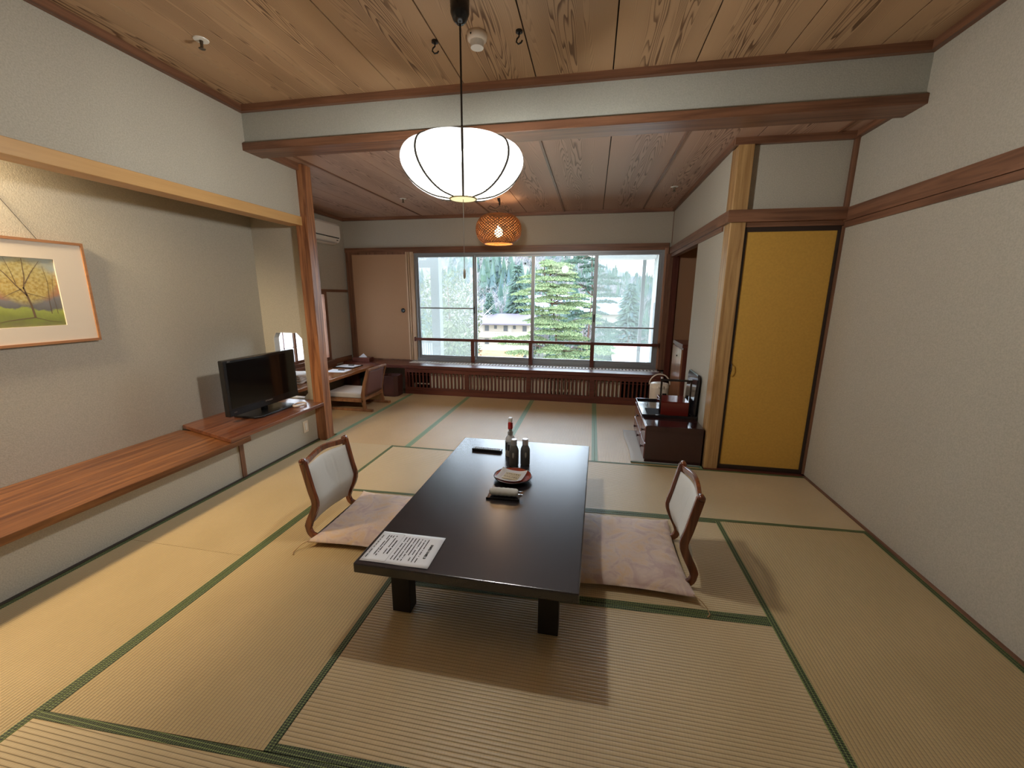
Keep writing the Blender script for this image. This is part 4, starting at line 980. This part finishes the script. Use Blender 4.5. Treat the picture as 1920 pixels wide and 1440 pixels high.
def zabuton(loc, rot, sx, sy, lb, sgn):
    t = thing('floor_cushion', lb, 'cushion', loc, rot, 'damask floor cushions at the table')
    def top(u, v, s_):
        a, b = 2 * u - 1, 2 * v - 1
        pin = 1 - .06 * (1 - abs(a) ** 2) * abs(b) ** 3
        pin2 = 1 - .06 * (1 - abs(b) ** 2) * abs(a) ** 3
        x = a * sx / 2 * pin2; y = b * sy / 2 * pin
        h = ((1 - abs(a) ** 3.2) * (1 - abs(b) ** 3.2)) ** .55
        wr = .0035 * sin(34 * b + 3 * a) * (abs(a) ** 4) * (1 - abs(a) ** 14) + .0035 * sin(34 * a + 2 * b) * (abs(b) ** 4) * (1 - abs(b) ** 14)
        z = .034 + (.036 if s_ > 0 else -.012) * h + (wr if s_ > 0 else 0) + .004 * sin(7 * a) * sin(5 * b + 1) * h * (s_ > 0)
        if s_ > 0: z += .010 * (abs(a * b)) ** 6
        return (x, y, z)
    m = MB(); N = 44; m.grid(lambda u, v: top(u, v, 1), N, N); m.grid(lambda u, v: top(u, v, -1), N, N)
    w = N + 1; n = w * w
    edge = [a * w for a in range(w)] + [N * w + b for b in range(1, w)] + [a * w + N for a in range(N - 1, -1, -1)] + [b for b in range(N - 1, 0, -1)]
    for a, b in zip(edge, edge[1:] + edge[:1]): m.face((a, b, n + b, n + a))
    m.build('cushion_cover', CUSH, t, smooth=True)
    m = MB(); x, y = sgn * (-sx / 2), -sy / 2
    m.tube([(x + sgn * .01, y + .01, .045), (x - sgn * .02, y - .02, .035), (x - sgn * .045, y - .035, .012), (x - sgn * .05, y - .065, .004), (x - sgn * .035, y - .085, .004)], [.003, .0022, .0022, .0025, .004], 6)
    m.build('corner_tassel', flat('tassel', (.42, .26, .13), .7), t, smooth=True)
    return t
zabuton((-1.325, 2.285, .0), radians(1.5), .62, .66, 'pale damask floor cushion left of the table', 1)
zabuton((.245, 2.27, .0), radians(1), .64, .73, 'pale damask floor cushion right of the table', -1)

# ------------------------------------------------------------------ tea chest corner
rg = thing('chest_mat', 'pale grey felt mat spread under the tea chest', 'mat', (.72, 4.19, 0))
m = MB(); m.grid(lambda u, v: (-.31 + .60 * u + .012 * sin(v * 6), -.49 + .93 * v, .0035 + .004 * max(0, .12 - u) * 8 * abs(sin(v * 8))), 16, 16); m.build('mat_cloth', flat('felt_grey', (.50, .50, .47), .9), rg, smooth=True, solid=.003)
B(-.31, .29, -.50, -.485, .001, .010).build('mat_edge', flat('felt_edge', (.10, .16, .13), .8), rg)
ch = thing('tea_chest', 'dark red lacquered tea chest with small drawers by the corner post', 'chest', (.775, 4.21, .008))
B(-.245, .245, -.49, .46, 0, .345).build('chest_body', CHEST, ch, bevel=.004)
m = MB(); m.box(-.252, .248, -.20, .462, .345, .352); m.box(-.254, -.244, -.20, .462, .352, .372); m.box(.238, .248, -.20, .462, .352, .372); m.box(-.244, .238, -.205, -.195, .352, .372); m.box(-.244, .238, .452, .462, .352, .372)
m.build('tray_rim', LACQ, ch)
dr = [(-.47, -.18, .18, .33), (-.47, -.18, .02, .165), (-.16, .44, .18, .33), (-.16, .13, .02, .165), (.15, .44, .02, .165)]
for (a, b, c, d) in dr:
    o = B(-.252, -.244, a, b, c, d).build('drawer', flat('drawer_red', (.16, .05, .045), .25, coat=.4), ch, bevel=.002)
    m = MB(); m.lathe([(.012, -.27), (.014, -.262), (.006, -.255), (.006, -.25)], (0, (a + b) / 2, (c + d) / 2), 12, 'x'); m.build('knob', LACQ, o, smooth=True)
hp = thing('trivet_plate', 'square black plate set in the tray of the tea chest', 'plate', (.665, 4.17, .361))
B(-.085, .075, -.11, .13, 0, .006).build('plate', flat('matte_black', (.006, .006, .006), .8, spec=.2), hp)
bx = thing('red_caddy_box', 'red lacquered carrying box with a black handle frame on the chest', 'box', (.830, 4.22, .361))
B(-.128, .128, -.14, .14, 0, .13).build('box_body', REDBOX, bx, bevel=.004)
B(-.130, .130, -.142, .142, .130, .138).build('box_lid', REDBOX, bx, bevel=.003)
for s_ in (-1, 1): B(s_ * .135 - .008, s_ * .135 + .008, -.112, -.096, 0, .345).build('handle_post', LACQ, bx)
B(-.145, .145, -.116, -.092, .335, .355).build('handle_bar', LACQ, bx, bevel=.003)
m = MB(); m.lathe([(.011, .355), (.013, .362), (.008, .372)], (-.135, -.104, 0), 12); m.build('finial', SILVER, bx, smooth=True)
ep = thing('electric_pot', 'cream electric water pot with a round carrying handle behind the chest', 'electric pot', (.81, 4.93, 0))
m = MB(); m.lathe([(.095, 0), (.10, .01), (.104, .30), (.108, .46), (.104, .49)], (0, 0, 0), 32); m.build('pot_body', CREAM, ep, smooth=True)
m = MB(); m.lathe([(.104, .49), (.098, .505), (.06, .515), (.001, .517)], (0, 0, 0), 32, cap=False); m.build('pot_lid', CREAM, ep, smooth=True)
m = MB(); m.tube([(.115 * cos(a), 0, .49 + .125 * sin(a)) for a in [pi * q / 20 for q in range(21)]], .007, 8); m.build('carry_handle', CREAM, ep, smooth=True)
B(.02, .065, -.112, -.098, .36, .41).build('control_panel', BLACKP, ep); B(-.03, .03, -.125, -.09, .47, .50).build('spout', CREAM, ep, bevel=.006)
lt = thing('lacquer_tray', 'glossy black lacquer tray leaning upright against the wall', 'tray', (1.010, 4.215, .372))
m = MB(); m.prism([(-.205, .03), (-.19, 0), (.19, 0), (.205, .03), (.205, .37), (.17, .405), (-.17, .405), (-.205, .37)], 'x', -.028, -.005)
o = m.build('tray_body', LACQ, lt, bevel=.006); lt.rotation_euler = (0, radians(2.5), 0)
cbn = thing('niche_cabinet', 'brown cabinet with a dark top standing in the wall niche', 'cabinet', (1.30, 5.42, 0))
B(-.22, .22, -.28, .28, 0, .90).build('cabinet_body', DARKRED_Z, cbn)
B(-.235, .235, -.29, .29, .90, .945).build('cabinet_top', DARKRED_X, cbn, bevel=.004)
o = B(-.236, -.22, -.27, .27, .02, .88).build('door', wood('cab_door', (.26, .11, .05), (.40, .20, .10), 'Z', rough=.3, coat=.3), cbn)
m = MB(); m.lathe([(.009, -.25), (.010, -.242), (.006, -.236)], (0, -.05, .78), 10, 'x'); m.build('lock', BLACKP, o)
yt = thing('yellow_tray', 'small yellow tray on top of the niche cabinet', 'tray', (1.36, 5.25, .945))
B(-.12, .12, -.09, .09, 0, .012).build('tray_body', flat('tray_yellow', (.65, .48, .22), .5), yt)

# ================================================================== outside
OUTW = flat('render_wall', (.45, .45, .43), .8)
OUTG = flat('render_grey', (.20, .20, .21), .8)
def ext(name, label, cat, loc): return thing(name, label, cat, loc)
t = ext('balcony_column', 'grey concrete column outside the left window pane', 'column', (-2.715, 6.95, -2))
B(-.075, .075, 0, .15, 0, 4.9).build('shaft', OUTG, t); B(-.6, -.075, .03, .13, 3.97, 4.09).build('cross_beam', OUTG, t)
t = ext('ribbed_panel', 'pale ribbed balcony panel outside the left window pane', 'balcony panel', (-2.86, 7.05, -1))
m = MB(); m.box(-.22, .18, 0, .03, 0, 1.66)
for q in range(9): m.box(-.21 + q * .044, -.19 + q * .044, -.02, 0, 0, 1.64)
m.build('ribs', flat('ribbed_grey', (.50, .51, .54), .7), t); B(-.24, .20, -.03, .05, 1.66, 1.70).build('top_rail', OUTG, t)
t = ext('balcony_wall', 'white balcony side wall outside the right window pane', 'balcony wall', (.99, 6.6, -2))
B(-.02, .12, -.12, .80, 0, 4.9).build('wall_body', OUTW, t); B(-.035, -.02, .2, .4, 0, 3.4).build('drain_box', OUTG, t)
t = ext('balcony_post', 'thin grey balcony post outside the right window pane', 'post', (.82, 7.38, -2))
B(-.028, .028, 0, .06, 0, 4.9).build('shaft', OUTG, t)
t = ext('balcony_lintel', 'pale concrete slab edge above the right window pane', 'slab', (.45, 7.0, 2.09))
B(-.40, .5, 0, .4, 0, .4).build('slab_body', OUTW, t)

# ground and hills
def ground_h(x, y):
    # street level far below, valley slopes up behind the buildings
    h = -9.0
    if y > 62:
        r = min(1, (y - 62) / 170)
        if x < -20: top = 24 + min(34, (-20 - x) * .5)
        elif x < 3: top = 24 - (x + 20) * .60
        else: top = max(-2, 10.2 - (x - 3) * .30)
        h += (top + 9) * (r ** 1.1) + 1.2 * sin(x * .11 + y * .05) * r
        if y > 232: h = top
    return h
gm = flat('hillside', (.22, .22, .16), .95, noise=.35, nscale=.25)
m = MB(); m.grid(lambda u, v: (-190 + 320 * u, 10 + 300 * v, ground_h(-190 + 320 * u, 10 + 300 * v)), 80, 90)
struct(m.build('hills', gm, smooth=True))
fm = flat('far_ridge_haze_tint', (.20, .27, .36), .95, noise=.2, nscale=.05)  # blue-grey base colour stands in for distance haze
m = MB(); m.grid(lambda u, v: (-260 + 560 * u, 420 + 90 * v, -10 + (52 + 2.5 * sin(u * 31) - 125 * max(0, min(u, .62) - .42) + .9 * sin(u * 240)) * sin(pi * min(1, v * 1.2) / 2)), 160, 14)
struct(m.build('far_hills', fm, smooth=True))

def islands_mat(name, stops, rough=.9):
    m, n, l, b = nt(name); g = n.new('ShaderNodeNewGeometry')
    l.new(ramp(n, l, g.outputs['Random Per Island'], stops), b.inputs['Base Color']); b.inputs['Roughness'].default_value = rough
    b.inputs['Specular IOR Level'].default_value = .1
    return m
def jag_cone(m, x, y, z, h, r, layers=4, n=9, rnd=random):
    for L in range(layers):
        zb = z + h * (.08 + .80 * L / layers); zt = min(z + h, zb + h * .42); rr = r * (1 - .80 * L / layers); i = len(m.v)
        m.v.append((x, y, zt)); o = rnd.random() * 6
        for k_ in range(n):
            a = 2 * pi * k_ / n + o; q = rr * (1 if k_ % 2 else .62) * rnd.uniform(.85, 1.12); m.v.append((x + q * cos(a), y + q * sin(a), zb - .04 * h * (k_ % 2)))
        for k_ in range(n): m.face((i, i + 1 + k_, i + 1 + (k_ + 1) % n))
CON = islands_mat('conifers', [(0, (.05, .085, .07)), (.35, (.085, .13, .09)), (.7, (.11, .15, .13)), (1, (.07, .11, .12))])
BARE = islands_mat('bare_twigs', [(0, (.22, .19, .18)), (.4, (.30, .28, .28)), (.7, (.22, .21, .25)), (1, (.34, .28, .25))])  # winter twig tones, kept pale to stand in for distance haze
rnd = random.Random(11)
mc = MB(); mb_ = MB()
def bare_tree(m, x, y, z, h, w, rnd, nb=16):
    # trunk and twigs as thin crossed blades
    def blade(a, b, t):
        d = (b - a); s_ = d.cross(Vector((0, 1, 0))); s_ = s_.normalized() * t if s_.length > 1e-6 else Vector((t, 0, 0))
        i = len(m.v); m.v += [tuple(a - s_), tuple(a + s_), tuple(b + s_ * .3), tuple(b - s_ * .3)]; m.face((i, i + 1, i + 2, i + 3))
    base = Vector((x, y, z)); top = base + Vector((rnd.uniform(-.1, .1) * h, 0, h * .75)); blade(base, top, h * .012)
    for q in range(nb):
        s0 = base.lerp(top, rnd.uniform(.35, 1)); d = Vector((rnd.uniform(-1, 1) * w, rnd.uniform(-1, 1) * w, h * rnd.uniform(.12, .35)))
        e = s0 + d; blade(s0, e, h * .006)
        for q2 in range(4):
            s1 = s0.lerp(e, rnd.uniform(.3, 1)); e2 = s1 + Vector((rnd.uniform(-.5, .5) * w, rnd.uniform(-.5, .5) * w, h * rnd.uniform(.05, .16))); blade(s1, e2, h * .0035)
for q in range(2400):
    y = 66 + 175 * rnd.random() ** 1.3; x = -.52 * y - 12 + rnd.random() * (.72 * y + 22)
    z = ground_h(x, y) - .3; con = (sin(x * .13 + 2) * sin(y * .09) + rnd.uniform(-.7, .7)) > .05
    hh = rnd.uniform(4.5, 9) * (.75 + y / 500)
    if con: jag_cone(mc, x, y, z, hh * 1.2, hh * .24, 5, 9, rnd)
    else: bare_tree(mb_, x, y, z, hh, hh * .34, rnd, 9)
tag(mc.build('conifer_forest', CON), 'grey-green conifers covering the hillside beyond the buildings', 'forest', kind='stuff')
tag(mb_.build('bare_woods', BARE), 'pale bare winter woods between the conifers on the hillside', 'woods', kind='stuff')

def conifer(loc, h, r, mat, lb, seed):
    rn = random.Random(seed); t = thing('conifer_tree', lb, 'tree', loc)
    m = MB(); m.tube([(0, 0, 0), (0, 0, h * .95)], [h * .018, h * .004], 6); m.build('trunk', flat('bark', (.18, .11, .08), .9), t)
    m = MB()
    for q in range(900):
        f_ = rn.random() ** .8; z = h * (.10 + .88 * f_); R = r * (1 - f_) ** .75 * rn.uniform(.35, 1.05) + .12
        a = rn.random() * 2 * pi; s_ = h * .028 * rn.uniform(.6, 1.4)
        c = Vector((R * cos(a), R * sin(a), z)); d = Vector((cos(a), sin(a), -.35 + rn.uniform(-.2, .3))).normalized() * s_ * 1.7; sd_ = Vector((-sin(a), cos(a), rn.uniform(-.3, .3))) * s_ * .8
        i = len(m.v); m.v += [tuple(c - d - sd_), tuple(c + d), tuple(c - d + sd_), tuple(c - d * .2 + Vector((0, 0, s_ * .7)))]
        m.face((i, i + 1, i + 3)); m.face((i + 1, i + 2, i + 3))
    m.build('foliage', mat, t)
    return t
conifer((5.1, 60, -8.8), 12.0, 3.0, CON, 'dense grey-green conifer in front of the grey gable roof', 1)
conifer((-11.9, 66, -8.5), 14.6, 2.7, CON, 'tall dark conifer rising behind the long pale hall roof', 2)
conifer((-16.0, 64, -8.5), 10.3, 1.7, CON, 'slim dark conifer left of the tall one, over the purple roof', 5)
BLUEG = islands_mat('blue_pine', [(0, (.04, .075, .065)), (.5, (.08, .13, .10)), (1, (.13, .18, .12))])
def branchy_pine(loc, H, trunkpts, pads, mat, lb, nm, seed, blade=.13, dens=330):
    rn = random.Random(seed); t = thing(nm, lb, 'tree', loc)
    bark = flat('pine_bark', (.10, .045, .030), .9)
    m = MB(); tp = [Vector(p) for p in trunkpts]; m.tube(tp, [.09 * (1 - .75 * j / (len(tp) - 1)) for j in range(len(tp))], 8); m.build('trunk', bark, t, smooth=True)
    mbr = MB(); mf = MB()
    for (cx, cy, cz, rx_, ry_, rz_) in pads:
        c = Vector((cx, cy, cz)); near = min(tp, key=lambda p: (p - c).length + (0 if p.z < cz + .2 else 1.5) + abs(p.z - cz + .5)); mid = near.lerp(c, .5) + Vector((0, 0, .10))
        mbr.tube([near, mid, c - Vector((0, 0, rz_ * .5))], [.028, .02, .01], 5)
        for q in range(int(dens * rx_ * ry_ / .6)):
            a = rn.random() * 2 * pi; rr = sqrt(rn.random()); px_ = cx + rx_ * rr * cos(a); py_ = cy + ry_ * rr * sin(a)
            pz_ = cz + rz_ * (1 - rr * rr) * rn.uniform(.1, 1) - .10 * rr
            b0 = Vector((px_, py_, pz_))
            for s_ in range(5):
                d = Vector((rn.uniform(-1, 1), rn.uniform(-1, 1), rn.uniform(.15, 1.0))).normalized() * blade * rn.uniform(.7, 1.2); sd_ = d.cross(Vector((rn.uniform(-1, 1), rn.uniform(-1, 1), 0))).normalized() * blade * .13
                i = len(mf.v); mf.v += [tuple(b0 - sd_), tuple(b0 + sd_), tuple(b0 + d)]; mf.face((i, i + 1, i + 2))
    mbr.build('branches', bark, t); mf.build('foliage', mat, t)
    return t
PINEM = islands_mat('pine_needles', [(0, (.05, .085, .045)), (.4, (.15, .21, .10)), (.8, (.29, .34, .17)), (1, (.40, .43, .25))])
rn = random.Random(21); pads = []
for q in range(92):
    f_ = q / 91; z = 5.0 + 7.7 * f_
    wid = 3.1 * (1 - (f_) ** 2.2) ** .8 + .5
    s_ = (-1, 1)[q % 2] if rn.random() < .85 else 0
    cx = (s_ * rn.uniform(.25, 1.0) if q % 4 else rn.uniform(-.3, .3)) * wid * (1.0 if s_ < 0 else .92); cy = (rn.uniform(-1.3, 1.0) if q % 4 else -1.1) * min(1, wid / 2)
    pads.append((cx, cy, z + rn.uniform(-.2, .2) - .12 * abs(cx), rn.uniform(.7, 1.2) * (.65 + .35 * wid / 3), rn.uniform(.5, .8), rn.uniform(.10, .18)))
branchy_pine((-2.5, 26, -9.2), 12.6, [(.9, 0, 0), (.6, 0, 3), (.75, 0, 5.5), (.35, 0, 7.2), (.3, 0, 8.7), (.0, 0, 10.2), (-.4, 0, 11.6), (-.6, 0, 12.8)], pads, PINEM, 'bright green layered pine in the middle of the view', 'pine_tree', 4)
rn = random.Random(5); pads = []
for q in range(46):
    f_ = q / 45; z = 4 + 13.6 * f_; wid = 3.6 * (1 - f_ ** 2) ** .7 + .8; s_ = (-1, 1)[q % 2]
    pads.append((s_ * rn.uniform(.2, 1) * wid * (1 if s_ < 0 else .55), rn.uniform(-1.5, 1.5), z, rn.uniform(.9, 1.7), .9, .35))
branchy_pine((-.6, 44, -9.5), 17, [(.3, 0, 0), (.2, 0, 6), (.5, 0, 11), (.3, 0, 15), (.9, 0, 18)], pads, BLUEG, 'dark blue-green pine behind the bright layered one', 'dark_pine_tree', 9, .26, 90)
# bare tree at the left of the second pane, and bushes in front of the left panes
for (x, y, z, h, lb, sd_) in ((-16.2, 50, -9, 12.5, 'white-barked bare tree in the second window pane', 3), (-13.5, 40, -9, 6.2, 'low bare tree before the orange roof', 8), (-13.2, 30, -9, 7.0, 'pale bare tree low behind the insect screen', 13)):
    t = thing('bare_tree', lb, 'tree', (x, y, z)); m = MB(); bare_tree(m, 0, 0, 0, h, h * .30, random.Random(sd_), 46); m.build('branches', islands_mat('pale_twigs_%d' % sd_, [(0, (.28, .26, .24)), (1, (.45, .43, .42))]), t)
GRN = islands_mat('yellow_green', [(0, (.06, .08, .035)), (.5, (.12, .135, .065)), (1, (.18, .185, .11))])
for (x, y, z, h, r, lb, sd_) in ((-15.0, 42, -9, 13.5, 3.6, 'broad yellow-green tree filling the upper part of the screened pane', 31), (-11.6, 33, -9, 8.6, 2.6, 'rounded pale green tree low in the screened pane', 32)):
    rn = random.Random(sd_); t = thing('broad_tree', lb, 'tree', (x, y, z)); m = MB(); m.tube([(0, 0, 0), (.2, 0, h * .5), (0, 0, h * .85)], [.25, .15, .05], 7); m.build('trunk', MATS['bark'], t)
    m = MB()
    for q in range(3800):
        v = Vector((rn.gauss(0, 1), rn.gauss(0, 1), rn.gauss(0, 1))).normalized() * rn.random() ** .35; c = Vector((v.x * r, v.y * r, h * .62 + v.z * h * .36)); d = Vector((rn.uniform(-1, 1), rn.uniform(-1, 1), rn.uniform(-1, 1))) * .22; e = Vector((rn.uniform(-1, 1), rn.uniform(-1, 1), rn.uniform(-1, 1))) * .16
        i = len(m.v); m.v += [tuple(c - d), tuple(c + e), tuple(c + d)]; m.face((i, i + 1, i + 2))
    m.build('foliage', GRN, t)
# buildings
CRW = flat('cream_wall', (.50, .42, .34), .85); PURP = flat('purple_roof', (.13, .105, .135), .7); WROOF = flat('pale_blue_roof', (.42, .48, .56), .6)
bd = ext('hotel_building', 'long cream building with balconies under a purple roof', 'building', (-14.5, 60, -9)); bd.rotation_euler = (0, 0, radians(4))
B(-7.5, 5.5, 0, 8, 0, 6.55).build('walls', CRW, bd)
m = MB(); m.prism([(-1.4, 6.45), (4, 7.7), (9, 6.9), (9, 6.6), (-1.4, 6.3)], 'x', -8.2, 6.2); m.build('roof', PURP, bd)
for fl in range(3):
    z = .62 + fl * 1.97
    B(-7.5, 5.9, -1.2, 0, z - .12, z + .02).build('balcony_slab', OUTW, bd)
    m = MB(); m.box(-7.5, 5.9, -1.22, -1.18, z + .56, z + .62)
    for q in range(46): m.box(-7.4 + q * .29, -7.36 + q * .29, -1.22, -1.18, z, z + .57)
    m.box(-7.5, 5.9, -1.20, -1.19, z, z + .38)
    m.build('balcony_railing', flat('rail_cream', (.60, .56, .44), .8), bd)
    for q in range(9):
        x = -6.9 + q * 1.42
        o = B(x, x + (.62 if q % 2 == 0 else .42), -.03, .01, z + (.72 if q % 2 == 0 else 1.05), z + 1.55).build('window', flat('win_dark', (.10, .10, .11), .3), bd)
        if q % 3 == 0: B(x + .75, x + 1.2, -.03, .01, z + .02, z + 1.5).build('door', flat('door_beige', (.55, .48, .42), .7), bd)
hb = ext('hall_building', 'long hall with a pale blue roof and white gable vent behind the pine', 'building', (-4.5, 80, -9))
B(-8.4, 5.3, 0, 8, 0, 7.6).build('walls', OUTW, hb)
m = MB(); m.prism([(-1, 7.6), (4, 10.6), (9, 7.6)], 'x', -9.4, 5.5); m.build('roof', WROOF, hb)
m = MB(); m.box(-9.5, -8.2, 2.6, 4.4, 9.6, 11.4); m.build('roof_vent', flat('vent_white', (.75, .76, .78), .7), hb)
gb = ext('gabled_house', 'house with a steep blue-grey roof right of the dark pine', 'building', (3.2, 70, -9))
B(-3.2, 3.0, 0, 7, 0, 7.6).build('walls', CRW, gb)
m = MB(); m.prism([(-.8, 7.6), (3.5, 10.6), (7.8, 7.6)], 'x', -3.6, 3.6); m.build('roof', flat('bluegrey_roof', (.26, .29, .38), .6), gb)
og = ext('orange_shed', 'low shed with an orange roof before the cream building', 'shed', (-10.9, 46, -9.5))
B(-3.4, 2.4, 0, 4, 0, 2.6).build('walls', flat('shed_wall', (.40, .36, .34), .9), og)
m = MB(); m.prism([(-.5, 2.5), (4.4, 4.2), (4.4, 4.1), (-.5, 2.4)], 'x', -3.8, 2.8); m.build('roof', flat('orange_roof', (.40, .13, .06), .8, noise=.2, nscale=2), og)
rh = ext('red_roof_house', 'house with a red roof below the grey-green conifer', 'building', (5.6, 52, -9.2))
B(-2.4, 2.4, 0, 5, 0, 3.2).build('walls', OUTW, rh)
m = MB(); m.prism([(-.5, 3.2), (2.5, 4.6), (5.5, 3.2)], 'x', -2.7, 2.7); m.build('roof', flat('red_roof', (.38, .13, .12), .8), rh)
wh = ext('white_roof_hall', 'broad white roof at the lower right of the window', 'building', (5.8, 38, -9))
B(-3.2, 3.6, 0, 8, 0, 2.6).build('walls', OUTW, wh)
m = MB(); m.prism([(-.6, 2.6), (8.5, 5.0), (8.5, 4.8), (-.6, 2.5)], 'x', -3.6, 4.0); m.build('roof', flat('white_roof', (.62, .66, .68), .6), wh)
